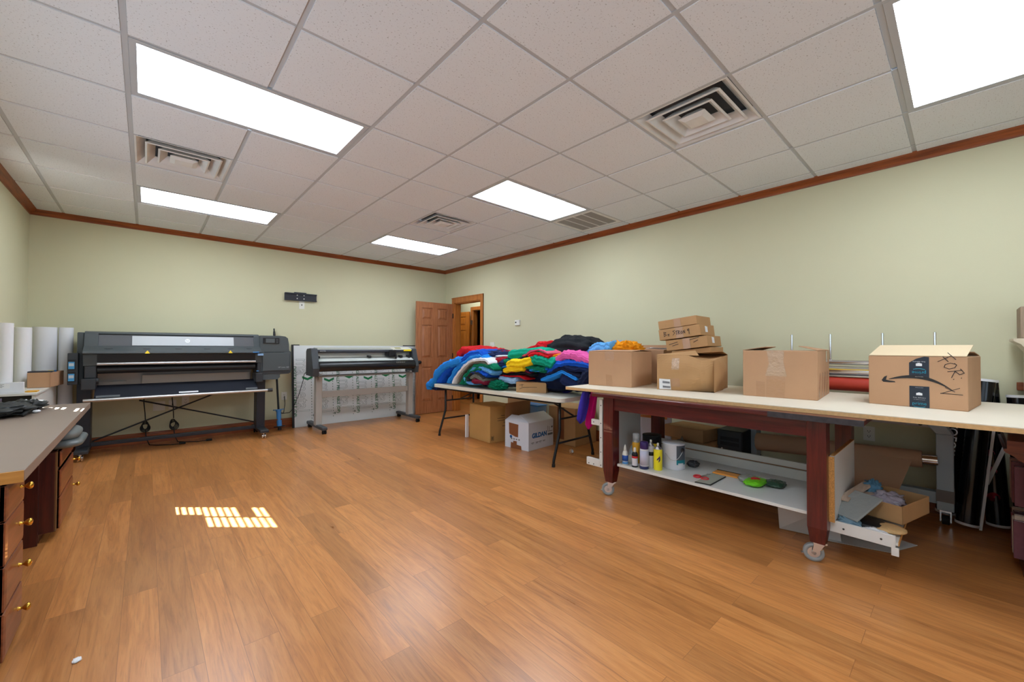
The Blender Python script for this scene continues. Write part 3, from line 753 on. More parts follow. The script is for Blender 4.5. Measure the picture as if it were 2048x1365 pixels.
# soft black bag
def cloth_lump(mb, c, a, b, h, seed=0, amp=0.12, n=44, m=22, sharp=1.0, rot=0.0, e=0.7, fscale=1.0):
    "crumpled lump resting on z=c.z: half sizes a,b, height h"
    off = Vector((seed*7.3, seed*3.1, seed*5.7)); v = []; f = []
    sg = lambda q, p: math.copysign(abs(q)**p, q)
    cr, sr = math.cos(rot), math.sin(rot)
    for j in range(m+1):
        ph = PI*j/m
        for i in range(n):
            th = 2*PI*i/n
            d = Vector((math.sin(ph)*sg(math.cos(th), e), math.sin(ph)*sg(math.sin(th), e), math.cos(ph)))
            q = d*2.2*fscale+off
            r = 1+amp*(1.6*abs(noise.noise(q*Vector((1, 1, 1))))-0.5)+amp*0.9*noise.noise(q*2.3)+amp*0.55*abs(noise.noise(q*5.0))
            p = Vector((d.x*a*r, d.y*b*r, 0))
            z = h*0.5*(1+d.z*r) if d.z > -0.2 else h*0.5*(1+d.z)*0.9
            z = max(z, 0.0) if j < m else 0.0
            v.append((c[0]+p.x*cr-p.y*sr, c[1]+p.x*sr+p.y*cr, c[2]+z))
    for j in range(m):
        for i in range(n): f.append((j*n+i, j*n+(i+1) % n, (j+1)*n+(i+1) % n, (j+1)*n+i))
    return mb.add(v, f, True)
M_bag = mat('black nylon', rgb(40, 42, 42), 0.55, bump=0.1, bscale=120)
t = thing('black_bag', (-0.66, 4.28, DT), 'limp black nylon bag lying flat on the desk top', 'bag')
cloth_lump(MB(), (-0.72, 4.30, DT), 0.15, 0.20, 0.085, 3, 0.35).build('body', M_bag, t)
cloth_lump(MB(), (-0.64, 4.56, DT), 0.09, 0.16, 0.075, 8, 0.4).build('flap', M_bag, t)
MB().tube([(-0.60, 4.16, DT+0.01), (-0.575, 4.22, DT+0.045), (-0.58, 4.30, DT+0.05), (-0.575, 4.40, DT+0.035), (-0.59, 4.47, DT+0.012)], 0.012).build('strap', M_bag, t)
o = cloth_lump(MB(), (-0.565, 4.36, DT), 0.02, 0.035, 0.02, 2, 0.1).build('tag', M_paper, t)

# ------------------------------------------------------------------ large format printer
hp = thing('large_format_printer', (0.45, 6.42, 0), 'long charcoal large format printer on legs against the back wall', 'printer')
def face_y(profile, x0, x1): return MB().prism(profile, 'x', x0, x1)
body = [(6.72, 0.98), (6.72, 1.35), (6.40, 1.368), (6.33, 1.358), (6.315, 1.335), (6.265, 1.205), (6.15, 1.152), (6.142, 1.125), (6.19, 1.115), (6.21, 0.99)]
face_y(body, -0.49, -0.385).build('end_cover', M_hp1, hp, bevel=0.006)
face_y(body, 1.065, 1.125).build('end_cover', M_hp1, hp, bevel=0.006)
top = [(6.72, 1.30), (6.72, 1.35), (6.40, 1.368), (6.33, 1.358), (6.318, 1.342), (6.34, 1.325)]
face_y(top, -0.385, 1.065).build('top_cover', M_hp1, hp, bevel=0.004)
lip = [(6.28, 1.19), (6.272, 1.208), (6.255, 1.198), (6.15, 1.152), (6.142, 1.125), (6.19, 1.115), (6.25, 1.15)]
lipo = face_y(lip, -0.385, 1.065).build('front_lip', M_hp1, hp, bevel=0.003)
und = [(6.72, 0.95), (6.72, 1.20), (6.30, 1.19), (6.19, 1.125), (6.205, 0.995), (6.3, 0.95)]
face_y(und, -0.385, 1.065).build('underside', M_black, hp)
# sloping window with a silver centre panel
M_win = mat('smoked window', rgb(96, 98, 102), 0.15, spec=0.7)
wn_ = [(6.345, 1.335), (6.33, 1.328), (6.285, 1.207), (6.30, 1.2)]
win_ = face_y(wn_, -0.385, 1.065).build('window', M_win, hp)
face_y([(6.326, 1.322), (6.318, 1.322), (6.280, 1.213), (6.288, 1.213)], -0.115, 0.842).build('silver_panel', mat('pale silver', rgb(196, 200, 204), 0.3), win_)
nrm = Vector((0, -0.121, 0.042)).normalized()
lg = MB(); cpt = Vector((0.375, 6.297, 1.270)); Fm = frame(cpt, (1, 0, 0), (0, 0.36, 0.93))
lg.cyl((0, 0, 0.002), (0, 0, 0.004), 0.024, n=28, M=Fm)
lgo = lg.build('logo', mat('logo white', rgb(244, 246, 250), 0.4), win_)
v_, f_ = text_verts('hp', 0.034, ext=0.0004); MB().add(v_, f_, M=Fm @ Matrix.Translation((0, 0.001, 0.0046))).build('logo_letters', mat('logo grey', rgb(178, 184, 190), 0.4), lgo)
for x in (-0.30, 0.01, 0.29, 0.56, 0.80, 1.0):
    MB().lathe([(0.0, -0.001), (0.034, -0.001), (0.034, 0.001), (0.0, 0.0015)], n=20, M=frame((x, 6.203, 1.1752), (1, 0, 0), (0, 0.915, 0.40)) @ Matrix.Scale(0.42, 4, (0, 1, 0))).build('finger_recess', M_hp2, lipo)
for x in (0.015, 0.79):
    MB().plate([(x-0.023, 6.1425, 1.122), (x+0.023, 6.1425, 1.122), (x, 6.149, 1.158)], (0, -1, 0), 0.0015).build('warning_label', M_yel, lipo)['label'] = 'yellow warning triangle'
MB().box(1.03, 1.10, 6.1405, 6.146, 1.127, 1.139).build('blue_latch', M_blue, lipo)
# rollers
MB().cyl((-0.385, 6.20, 1.012), (1.07, 6.20, 1.012), 0.017).build('output_roller', M_alu, hp)
MB().cyl((-0.385, 6.25, 0.945), (1.07, 6.25, 0.945), 0.04).build('black_roller', M_black, hp)
# light grey back panels beneath
MB().box(-0.40, 1.08, 6.55, 6.57, 0.62, 0.95).build('rear_panel', mat('printer grey panel', rgb(168, 168, 166), 0.5), hp)
MB().box(-0.03, 1.06, 6.50, 6.515, 0.68, 0.865).build('drop_panel', mat('printer light panel', rgb(178, 177, 173), 0.5), hp, bevel=0.006)
MB().box(-0.39, -0.16, 6.52, 6.54, 0.66, 0.80).build('drop_panel', mat('printer grey panel', rgb(168, 168, 166), 0.5), hp, bevel=0.004)
# deflector down to the silver bar
MB().hexa([(-0.40, 6.105, 0.640), (1.09, 6.105, 0.640), (1.09, 6.115, 0.632), (-0.40, 6.115, 0.632), (-0.40, 6.33, 0.775), (1.09, 6.33, 0.775), (1.09, 6.335, 0.768), (-0.40, 6.335, 0.768)]).build('media_deflector', M_hp3, hp)
bar = MB().cyl((-0.475, 6.09, 0.636), (1.225, 6.09, 0.636), 0.017).build('loading_bar', M_alu, hp)
MB().cyl((1.19, 6.09, 0.636), (1.245, 6.09, 0.636), 0.022).build('bar_end', M_hp2, bar)
MB().box(0.295, 0.475, 6.108, 6.112, 0.655, 0.68, M=Matrix.Translation((0, 0.022, 0.002)) @ Matrix.Translation((0.4, 6.11, 0.66)) @ Matrix.Rotation(-1.0, 4, 'X') @ Matrix.Translation((-0.4, -6.11, -0.66))).build('sticker', M_paper, hp)['label'] = 'white instruction sticker'
for x0, x1 in ((-0.385, -0.20), (0.955, 1.08)):
    MB().box(x0, x1, 6.118, 6.15, 0.655, 0.678).build('grey_clip', mat('clip grey', rgb(108, 114, 118), 0.5), hp, bevel=0.003)
# left module with ink bay
MB().box(-0.545, -0.49, 6.33, 6.70, 0.80, 1.352).build('left_module', M_hp1, hp, bevel=0.008)
ib = MB().box(-0.60, -0.525, 6.20, 6.33, 0.80, 1.13).build('ink_bay', M_hp2, hp, bevel=0.005)
MB().box(-0.595, -0.535, 6.192, 6.21, 0.955, 1.065).box(-0.595, -0.535, 6.192, 6.21, 0.83, 0.935).build('bay_slots', M_black, ib)
for z in (0.965, 0.840):
    MB().box(-0.592, -0.548, 6.186, 6.20, z, z+0.075).build('ink_cartridge', mat('ink cartridge blue', rgb(70, 150, 200), 0.4), ib)
    MB().box(-0.588, -0.552, 6.1845, 6.187, z+0.03, z+0.06).build('cartridge_label', mat('cartridge label', rgb(186, 196, 200), 0.5), ib)
# spindle supports at both ends
for x0, x1, s in ((-0.50, -0.39, 1), (1.07, 1.15, -1)):
    MB().box(x0, x1, 6.16, 6.44, 0.74, 0.86).box(x0+0.02, x1-0.02 if s < 0 else x1, 6.20, 6.44, 0.86, 0.99).cyl((x0, 6.22, 0.83), (x1+0.02*s, 6.22, 0.83), 0.03).build('spindle_support', M_hp2, hp, bevel=0.008)
MB().box(1.075, 1.10, 6.157, 6.162, 0.885, 0.893).build('blue_lever', M_blue, hp)
# right module
rm = [(1.125, 0.86), (1.125, 1.352), (1.36, 1.352), (1.42, 1.345), (1.452, 1.32), (1.466, 1.24), (1.47, 1.15), (1.492, 1.135), (1.495, 0.875), (1.47, 0.835), (1.36, 0.83), (1.36, 0.79), (1.33, 0.765), (1.15, 0.762)]
rmo = MB().prism(rm, 'y', 6.22, 6.70).build('right_module', M_hp1, hp, bevel=0.006)
MB().box(1.15, 1.475, 6.205, 6.225, 0.88, 1.125).build('front_door', M_hp1, hp, bevel=0.006)
MB().box(1.13, 1.488, 6.2135, 6.222, 0.765 if False else 0.845, 0.88).build('lower_band', M_hp2, rmo)
MB().box(1.17, 1.41, 6.2165, 6.221, 1.128, 1.134).build('panel_gap', M_black, rmo)
cp = MB().box(1.155, 1.345, 6.208, 6.222, 1.247, 1.322).build('control_panel', M_black, hp, bevel=0.003)
MB().box(1.185, 1.29, 6.2055, 6.2085, 1.257, 1.312).build('screen', mat('grey screen', rgb(88, 94, 96), 0.25), cp)
for z in (1.26, 1.28, 1.30): MB().box(1.308, 1.332, 6.206, 6.2085, z-0.006, z+0.006).build('button', M_hp1, cp)
tx = MB(); text(tx, 'HP Latex 360', 0.024, (1.40, 6.2045, 0.925), (1, 0, 0), (0, 0, 1)); tx.build('model_text', mat('pale grey print', rgb(168, 174, 178), 0.5), rmo)
MB().box(1.085, 1.15, 6.15, 6.24, 1.085, 1.115).build('blue_handle', mat('pale blue plastic', rgb(130, 166, 206), 0.4), hp, bevel=0.004)
# legs, feet, casters, crossbar, braces
for x0, x1 in ((-0.545, -0.435), (1.115, 1.215)):
    MB().box(x0, x1, 6.36, 6.54, 0.10, 0.80).build('leg', M_hp3, hp, bevel=0.006)
    MB().box(x0+0.005, x1+0.005, 6.12, 6.72, 0.075, 0.115).build('foot', M_hp2, hp, bevel=0.01)
    for y in (6.16, 6.68):
        c = MB(); cx_ = (x0+x1)/2
        c.cyl((cx_-0.022, y, 0.0315), (cx_-0.006, y, 0.0315), 0.031).cyl((cx_+0.006, y, 0.0315), (cx_+0.022, y, 0.0315), 0.031)
        c.cyl((cx_, y, 0.03), (cx_, y, 0.078), 0.012)
        c.build('caster', M_chrome if y < 6.3 else M_rubber, hp)
MB().box(-0.44, 1.12, 6.43, 6.49, 0.095, 0.135).build('crossbar', M_hp3, hp, bevel=0.004)
MB().cyl((-0.43, 6.55, 0.135), (0.72, 6.60, 0.60), 0.009, n=8).build('brace', M_black, hp)
MB().cyl((-0.05, 6.58, 0.56), (1.12, 6.55, 0.17), 0.009, n=8).build('brace', M_black, hp)
# hanging power cables with coiled slack
random.seed(3)
for q, (x, ztop, zc) in enumerate(((0.0, 0.52, 0.24), (0.265, 0.55, 0.235))):
    c = MB()
    c.tube([(x-0.005, 6.70, ztop+0.14), (x-0.008, 6.70, ztop), (x+0.004, 6.695, ztop-0.13), (x+0.008, 6.69, zc+0.06)], 0.005)
    for k in range(4):
        pts = []
        for a in range(25):
            th = 2*PI*a/24; pts.append((x+0.008+(0.026+0.006*k)*math.sin(th)+(k-1.5)*0.004*q, 6.69-0.01*k, zc+0.05*math.cos(th)-0.01*k))
        c.tube(pts, 0.005, closed=False)
    c.tube([(x+0.01, 6.68, zc-0.05), (x+0.02, 6.66, 0.08), (x+0.05, 6.62, 0.006), (x+0.12, 6.55, 0.006), (x+0.24, 6.47, 0.006), (x+0.33, 6.44, 0.012)], 0.005)
    c.cyl((x+0.32, 6.445, 0.016), (x+0.38, 6.43, 0.018), 0.014, n=10)
    tag(c.build('power_cable', M_rubber, None), ['black power cable with larger loose coil under the printer, left one', 'black power cable with tight round coil under the printer, right one'][q], 'cable')

# spare printer spindle leaning at the wall
sp = thing('printer_spindle', (1.42, 6.55, 0), 'black rod spindle with blue plastic hubs leaning behind the large printer', 'spindle')
p0, p1 = Vector((1.437, 6.55, 0.028)), Vector((1.392, 6.755, 1.47))
def lerp(k): return p0+(p1-p0)*k
MB().cyl(lerp(0.015), lerp(0.93), 0.013).cyl(lerp(0.93), lerp(0.97), 0.017, 0.013).cyl(lerp(0.97), lerp(1.0), 0.009).build('rod', M_black, sp)
MB().cyl(lerp(0.185), lerp(0.193), 0.07, n=28).cyl(lerp(0.10), lerp(0.185), 0.030).cyl(lerp(0.17), lerp(0.19), 0.036).cyl(lerp(0.085), lerp(0.115), 0.02).build('hub', M_blue, sp)
MB().cyl(lerp(0.03), lerp(0.085), 0.032).cyl(lerp(0.085), lerp(0.1), 0.018).build('hub', M_blue, sp)
MB().cyl(lerp(0.022), lerp(0.030), 0.075, n=28).cyl(lerp(-0.008), lerp(0.02), 0.022).build('end_flange', M_black, sp)

# ------------------------------------------------------------------ aluminium sheet leaning at the wall
sheet = thing('composite_sheet', (2.86, 6.66, 0), 'large white printed composite sheet leaning on the back wall behind the cutter', 'sheet')
SX0, SX1, SB, ST = 1.655, 4.10, 6.655, 6.772; SH = 1.225
sv = Vector((0, ST-SB, SH)).normalized(); sn = Vector((0, -SH, ST-SB)).normalized()
M_acp = mat('white composite film', rgb(222, 226, 226), 0.35)
MB().add([], []).hexa([(SX0, SB, 0.002), (SX1, SB, 0.002), (SX1, SB+0.006, 0.002), (SX0, SB+0.006, 0.002), (SX0, ST, SH), (SX1, ST, SH), (SX1, ST+0.006, SH), (SX0, ST+0.006, SH)]).build('panel', M_acp, sheet)
e_ = MB().box(SX0-0.03, SX0-0.002, 6.63, 6.69, 0.002, 1.0)
e_ = MB().hexa([(SX0-0.026, SB-0.004, 0.002), (SX0+0.002, SB-0.004, 0.002), (SX0+0.002, SB+0.016, 0.002), (SX0-0.026, SB+0.016, 0.002), (SX0-0.026, ST-0.004, SH+0.012), (SX0+0.002, ST-0.004, SH+0.012), (SX0+0.002, ST+0.012, SH+0.012), (SX0-0.026, ST+0.012, SH+0.012)])
e_.build('edge_strip', M_black, sheet)
e_ = MB().box(SX0, SX0+0.085, ST-0.004, ST+0.008, SH-0.001, SH+0.012).box(3.45, 3.9, ST-0.004, ST+0.008, SH-0.001, SH+0.012)
e_.build('edge_strip', M_black, sheet)
M_out = mat('grey outline print', rgb(132, 142, 140), 0.6); M_green = mat('green print', rgb(28, 120, 72), 0.6); M_dgreen = mat('dark green print', rgb(70, 100, 84), 0.6)
tv1, tf1 = text_verts('ma', 0.245, outline=0.0019); tv2, tf2 = text_verts('metal', 0.245, outline=0.0019)
for q in tv1+tv2: q.x *= 0.86; q.y *= 1.1
tv3, tf3 = text_verts('DIGITALLY PRINTABLE (DP)', 0.062, ext=0.0003, bold=0.0012)
def span(v): return min(p.x for p in v), max(p.x for p in v)
def onsheet(x, s): return Vector((x, SB, 0.002))+sv*s+sn*0.0015
for k in range(8):
    x = SX0+0.115+k*0.315
    if x > SX1-0.12: break
    # letters run down the sheet, their tops toward +x
    mo, mg, md, mc = MB(), MB(), MB(), MB()
    a0, a1 = span(tv1); b0, b1 = span(tv2); L1, L2 = a1-a0, b1-b0
    s0 = 1.02-0.04*(k % 2)
    F1 = frame(onsheet(x, s0), -sv, (1, 0, 0)); mo.add([(p.x-a0, p.y, p.z) for p in tv1], tf1, M=F1)
    gap = 0.105
    F2 = frame(onsheet(x, s0-L1-gap), -sv, (1, 0, 0)); mo.add([(p.x-b0, p.y, p.z) for p in tv2], tf2, M=F2)
    Fx = frame(onsheet(x, s0-L1-gap/2), -sv, (1, 0, 0))
    for sgn in (-1, 1):
        y0, y1 = (0.0, 0.062*sgn)
        mc.add([(-0.034, 0.075*sgn+.075, 0), (0.002, 0.075*sgn+.075, 0), (0.036, .075, 0), (0.0, .075, 0)], [(0, 1, 2, 3)], M=Fx)
    c0, c1 = span(tv3); F3 = frame(onsheet(x-0.105, 0.91-0.03*(k % 2)), -sv, (1, 0, 0)); mg.add([(p.x-c0, p.y, 0) for p in tv3], tf3, M=F3)
    for q in range(24):
        s = 1.08-q*0.042; F4 = frame(onsheet(x+0.13, s), -sv, (1, 0, 0))
        md.add([(-0.010, -0.004, 0), (0.006, -0.004, 0), (0.010, 0.0, 0), (0.006, 0.004, 0), (-0.010, 0.004, 0)], [(0, 1, 2, 3, 4)], M=F4)
    F5 = frame(onsheet(x+0.155, 0.155), -sv, (1, 0, 0)); md.add([(-0.014, -0.009, 0), (0.004, -0.009, 0), (0.018, 0, 0), (0.004, 0.009, 0), (-0.014, 0.009, 0)], [(0, 1, 2, 3, 4)], M=F5)
    mo.build('outline_lettering', M_out, sheet, fix=False)['label'] = 'grey outlined lettering'
    mg.build('green_lettering', M_green, sheet, fix=False)['label'] = 'green lettering'
    mc.build('green_chevron', M_green, sheet, fix=False)['label'] = 'green chevron'
    md.build('arrow_marks', M_dgreen, sheet, fix=False)['label'] = 'row of small dark arrows'

# ------------------------------------------------------------------ vinyl cutter on its stand
cu = thing('vinyl_cutter', (2.55, 6.22, 0), 'black and silver vinyl cutter on a grey wheeled stand before the white sheet', 'cutter')
CX0, CX1 = 1.715, 3.345
capp = [(6.33, 0.80), (6.33, 1.14), (6.29, 1.175), (6.14, 1.185), (6.10, 1.178), (6.02, 0.96), (6.0, 0.90), (6.02, 0.79)]
M_cutg = mat('cutter graphite', rgb(62, 66, 70), 0.42)
for x0, x1 in ((CX0, CX0+0.085), (CX1-0.075, CX1)):
    face_y(capp, x0, x1).build('end_cap', M_cutg, cu, bevel=0.008)
face_y([(6.33, 1.10), (6.33, 1.18), (6.27, 1.192), (6.22, 1.194), (6.105, 1.168), (6.10, 1.163), (6.2, 1.15)], CX0+0.085, CX1-0.075).build('top_bar', mat('cutter silver', rgb(176, 178, 174), 0.35, 0.3), cu, bevel=0.002)
face_y([(6.2, 1.165), (6.10, 1.165), (6.088, 1.14), (6.092, 1.122), (6.2, 1.13)], CX0+0.085, CX1-0.075).build('dark_rail', M_hp3, cu)
face_y([(6.22, 1.13), (6.20, 1.125), (6.19, 1.05), (6.22, 1.05)], CX0+0.085, CX1-0.075).build('carriage_rail', mat('satin silver', rgb(205, 205, 198), 0.3, 0.3), cu)
face_y([(6.22, 1.05), (6.15, 1.045), (6.05, 1.00), (6.05, 0.985), (6.22, 0.985)], CX0+0.085, CX1-0.075).build('platen', mat('platen white', rgb(204, 208, 202), 0.35), cu)
fr = [(6.04+0.075*math.cos(a), 0.925+0.072*math.sin(a)) for a in [PI*(0.5+i/14*1.0) for i in range(15)]]
fp = [(6.25, 0.995), (6.05, 0.998)]+fr[1:]+[(6.25, 0.853)]
MB().prism(fp, 'x', CX0+0.085, CX1-0.075, smooth=False).build('front_cover', mat('gloss black cover', rgb(30, 32, 34), 0.22), cu)
zz_ = MB()
for q in range(9):
    x = 2.93+q*0.017
    zz_.add([(x, 5.962, 0.958), (x+0.004, 5.962, 0.958), (x+0.014, 5.971, 0.978), (x+0.010, 5.971, 0.978)], [(0, 1, 2, 3)])
zz_.build('hatch_print', mat('pale hatch print', rgb(150, 150, 140), 0.5), cu)
ca = MB().box(2.86, 2.98, 6.07, 6.20, 1.055, 1.155).box(2.84, 2.87, 6.09, 6.19, 1.06, 1.13).cyl((2.96, 6.05, 1.02), (2.96, 6.05, 1.09), 0.015)
ca.build('tool_carriage', M_black, cu, bevel=0.006)
for x in (1.815, 2.56, 3.08, 3.22):
    MB().cyl((x-0.02, 6.11, 1.055), (x+0.02, 6.11, 1.055), 0.017).box(x-0.014, x+0.014, 6.11, 6.19, 1.05, 1.075).build('pinch_roller', M_black, cu)
MB().hexa([(2.93, 6.092, 1.160), (3.262, 6.092, 1.160), (3.262, 6.24, 1.18), (2.93, 6.24, 1.18), (2.945, 6.095, 1.174), (3.262, 6.095, 1.174), (3.262, 6.22, 1.206), (2.945, 6.22, 1.206)]).build('control_cover', mat('cream panel', rgb(214, 212, 196), 0.4), cu, bevel=0.003)
MB().hexa([(2.99, 6.12, 1.1795), (3.09, 6.12, 1.1795), (3.09, 6.18, 1.195), (2.99, 6.18, 1.195), (2.99, 6.12, 1.1825), (3.09, 6.12, 1.1825), (3.09, 6.18, 1.198), (2.99, 6.18, 1.198)]).build('control_display', mat('olive display', rgb(122, 116, 30), 0.4), cu)
MB().box(3.115, 3.245, 6.082, 6.091, 1.140, 1.166).build('yellow_label', mat('bright yellow label', rgb(244, 222, 20), 0.5), cu)
tx = MB(); text(tx, 'GRAPHTEC', 0.016, (1.87, 6.0885, 1.143), (1, 0, 0), (0, 0.2, 0.98)); tx.build('maker_text', mat('white print', rgb(220, 222, 224), 0.5), cu)
# stand
M_stand = mat('stand grey', rgb(168, 162, 154), 0.45)
for x0, x1 in ((1.80, 1.885), (3.235, 3.315)):
    MB().box(x0, x1, 6.14, 6.24, 0.085, 0.80).build('post', M_stand, cu, bevel=0.008)
    xc = (x0+x1)/2
    MB().box(xc-0.04, xc+0.035, 5.87, 6.60, 0.052, 0.098).build('foot', M_cutg, cu, bevel=0.012)
    for y in (5.905, 6.56):
        MB().cyl((xc-0.025, y, 0.026), (xc-0.006, y, 0.026), 0.0255).cyl((xc+0.006, y, 0.026), (xc+0.025, y, 0.026), 0.0255).cyl((xc, y, 0.03), (xc, y, 0.055), 0.011).build('caster', M_rubber, cu)
MB().box(1.885, 3.235, 6.17, 6.20, 0.475, 0.565).build('stretcher', M_stand, cu, bevel=0.004)
MB().hexa([(1.80, 6.05, 0.775), (3.25, 6.05, 0.775), (3.25, 6.12, 0.775), (1.80, 6.12, 0.775), (1.80, 6.05, 0.795), (3.25, 6.05, 0.795), (3.25, 6.12, 0.805), (1.80, 6.12, 0.805)]).build('catch_rail', mat('rail taupe', rgb(120, 112, 104), 0.45), cu, bevel=0.004)
for x in (1.84, 3.24): MB().box(x-0.02, x+0.02, 6.08, 6.16, 0.74, 0.82).build('bracket', M_stand, cu)
# cutter lead drooping to the wall
c = MB().tube([(1.72, 6.28, 0.86), (1.715, 6.42, 0.80), (1.74, 6.56, 0.70), (1.70, 6.61, 0.50), (1.62, 6.635, 0.28), (1.58, 6.64, 0.235), (1.50, 6.66, 0.23), (1.46, 6.70, 0.26)], 0.0045)
c.tube([(1.46, 6.70, 0.26), (1.44, 6.72, 0.23), (1.47, 6.73, 0.21), (1.52, 6.70, 0.235), (1.545, 6.74, 0.36), (1.545, 6.775, 0.47)], 0.0045)
tag(c.build('power_lead', M_rubber, None), 'thin black lead drooping from the cutter past the white sheet edge', 'cable')
# ------------------------------------------------------------------ white folding table
ft = thing('folding_table', (3.375, 3.80, 0), 'long white plastic folding table covered with heaps of folded shirts', 'table', rz=0.042)
FM = WM[ft]
FL, FW, FT, FZ = 2.27, 0.76, 0.04, 0.70
def rrect(x0, x1, y0, y1, r, n=7):
    p = []
    for cx, cy, a in ((x1-r, y1-r, 0), (x0+r, y1-r, PI/2), (x0+r, y0+r, PI), (x1-r, y0+r, 1.5*PI)):
        for i in range(n): p.append((cx+r*math.cos(a+PI/2*i/(n-1)), cy+r*math.sin(a+PI/2*i/(n-1))))
    return p
m = MB(); m.M = FM
m.prism(rrect(-FW/2, FW/2, -FL/2, FL/2, 0.075), 'z', FZ-FT, FZ)
m.build('tabletop', M_hdpe, ft, bevel=0.008, seg=3)
m = MB(); m.M = FM
m.box(-FW/2+0.07, -FW/2+0.095, -FL/2+0.1, FL/2-0.1, FZ-FT-0.03, FZ-FT).box(FW/2-0.095, FW/2-0.07, -FL/2+0.1, FL/2-0.1, FZ-FT-0.03, FZ-FT)
m.build('side_rail', M_black, ft)
for ysgn in (-1, 1):
    y = ysgn*(FL/2-0.13)
    yk = y
    for xs in (-1, 1):
        m = MB(); m.M = FM
        m.tube([(xs*0.245, y, FZ-FT), (xs*0.245, y, 0.36), (xs*0.252, y, 0.325), (xs*0.34, y, 0.06), (xs*0.345, y, 0.004)], 0.0145, n=10)
        m.cyl((xs*0.345, y, 0.0), (xs*0.342, y, 0.03), 0.018, n=12)
        m.build('leg', M_black, ft)
    m = MB(); m.M = FM
    m.tube([(-0.285, y, 0.225), (0.285, y, 0.225)], 0.011).tube([(-0.245, y, 0.47), (0.245, y, 0.47)], 0.010)
    m.tube([(0, y, 0.47), (0, y-ysgn*0.42, FZ-FT-0.02)], 0.010).tube([(-0.245, y, 0.645), (0.245, y, 0.645)], 0.012)
    m.build('leg_brace', M_black, ft)

# ------------------------------------------------------------------ heaps of shirts
def fab(name, r, g, b): return mat('fabric '+name, rgb(r, g, b), 0.85, spec=0.25, bump=0.55, bscale=24, var=0.06, vscale=14)
FC = dict(royal=fab('royal blue', 16, 84, 196), azure=fab('azure', 36, 134, 222), sky=fab('sky blue', 96, 164, 222), white=fab('white', 226, 230, 236),
          red=fab('red', 204, 22, 34), dkred=fab('dark red', 150, 16, 34), navy=fab('navy', 26, 40, 80), dknavy=fab('dark navy', 20, 28, 56), maroon=fab('maroon', 122, 30, 56),
          grey=fab('grey', 112, 112, 104), charcoal=fab('charcoal', 54, 54, 54), green=fab('forest green', 0, 116, 84), teal=fab('jade green', 4, 152, 122), yellow=fab('yellow', 246, 204, 22),
          black=fab('black', 22, 25, 29), orange=fab('orange', 244, 154, 20), pink=fab('pink', 222, 92, 162), ltblue=fab('light blue', 156, 194, 234), rose=fab('rose', 214, 90, 120),
          indigo=fab('indigo', 60, 50, 170), magenta=fab('magenta', 214, 24, 140))
def garment(label, colour, pts, x0, x1, th, seed, amp=0.010, layers=2, cat='shirt', base=None, drop=True, name='folded_shirt'):
    "a folded shirt: flat slab following a curve (Y,z) at its front, wrinkled, x0..x1 deep"
    n, k = 56, 40
    cv = spline(pts, n); v = []; f = []
    off = Vector((seed*3.7, seed*1.3, seed*9.1))
    for i, p in enumerate(cv):
        t = i/(n-1)
        a = cv[min(i+1, n-1)]-cv[max(i-1, 0)]; a.normalize()
        nr = Vector((-a.y, a.x))
        if nr.y < 0: nr = -nr
        tp = min(1, min(t, 1-t)/0.07); tp = 0.25+0.75*math.sqrt(max(0, 1-(1-tp)**2))
        for j in range(k):
            th_ = 2*PI*j/k; c, s = math.cos(th_), math.sin(th_)
            xx = math.copysign(abs(c)**0.35, c); zz = math.copysign(abs(s)**0.75, s)
            x = (x0+x1)/2+xx*(x1-x0)/2
            q = Vector((x*5, p.x*11, p.y*11))+off
            w = 1.3*amp*(1.5*noise.noise(q)-0.9*abs(noise.noise(q*2.3))+0.35+0.6*noise.noise(q*5.1))
            fx = 0.0
            if c < 0: fx = abs(math.sin((s*0.5+0.5)*PI*(layers+1)))*0.015-0.014*noise.noise(Vector((p.x*7, p.y*7, seed*2.2)))
            d = -th/2 + zz*th/2*tp + (w if s > -0.2 else w*0.5)
            P = p+nr*d
            zc = P.y
            if base is not None and zc < base: zc = base+0.002*(1+s)
            v.append((x-fx, P.x, zc))
    for i in range(n-1):
        for j in range(k): f.append((i*k+j, i*k+(j+1) % k, (i+1)*k+(j+1) % k, (i+1)*k+j))
    f.append(tuple(reversed(range(k)))); f.append(tuple((n-1)*k+j for j in range(k)))
    o = MB().add(v, f, True).build(name, FC[colour], None)
    return tag(o, label, cat)
def crumple(label, colour, c, a, b, h, seed, amp=0.25, rot=0.0, cat='shirt', name='crumpled_shirt', fscale=1.0):
    o = cloth_lump(MB(), c, a, b, h, seed, amp, n=64, m=32, rot=rot, fscale=fscale).build(name, FC[colour], None)
    return tag(o, label, cat)
TB = FZ+0.001
def LP(pts, X):   # left heap: curves read off the photo, at the depth of their front
    return [(at_x(840+.1074*a, 660+.1074*b, X).y, at_x(840+.1074*a, 660+.1074*b, X).z) for a, b in pts]
def RP(pts, X):
    return [(at_x(990+.1318*a, 660+.1318*b, X).y, at_x(990+.1318*a, 660+.1318*b, X).z) for a, b in pts]
XA = 3.03
garment('azure shirt hanging over the far left end of the folding table', 'azure', LP([(100, 1070), (125, 985), (190, 890), (300, 730), (420, 610), (540, 550), (640, 520), (740, 500)], 3.0), 3.0, 3.42, 0.12, 1, 0.022, 4, base=None)
garment('royal blue shirt arching from the left table edge up to the red shirts', 'royal', LP([(300, 930), (400, 770), (560, 600), (700, 520), (860, 420), (970, 370), (1080, 385), (1190, 440)], XA), XA, 3.5, 0.11, 2, 0.016, 3, base=TB)
garment('bright blue shirt, inside the royal blue arch and outside the white one', 'azure', LP([(500, 960), (590, 790), (720, 620), (870, 520), (1000, 440), (1130, 440), (1250, 520)], XA-0.01), XA-0.01, 3.5, 0.075, 3, 0.012, 2, base=TB)
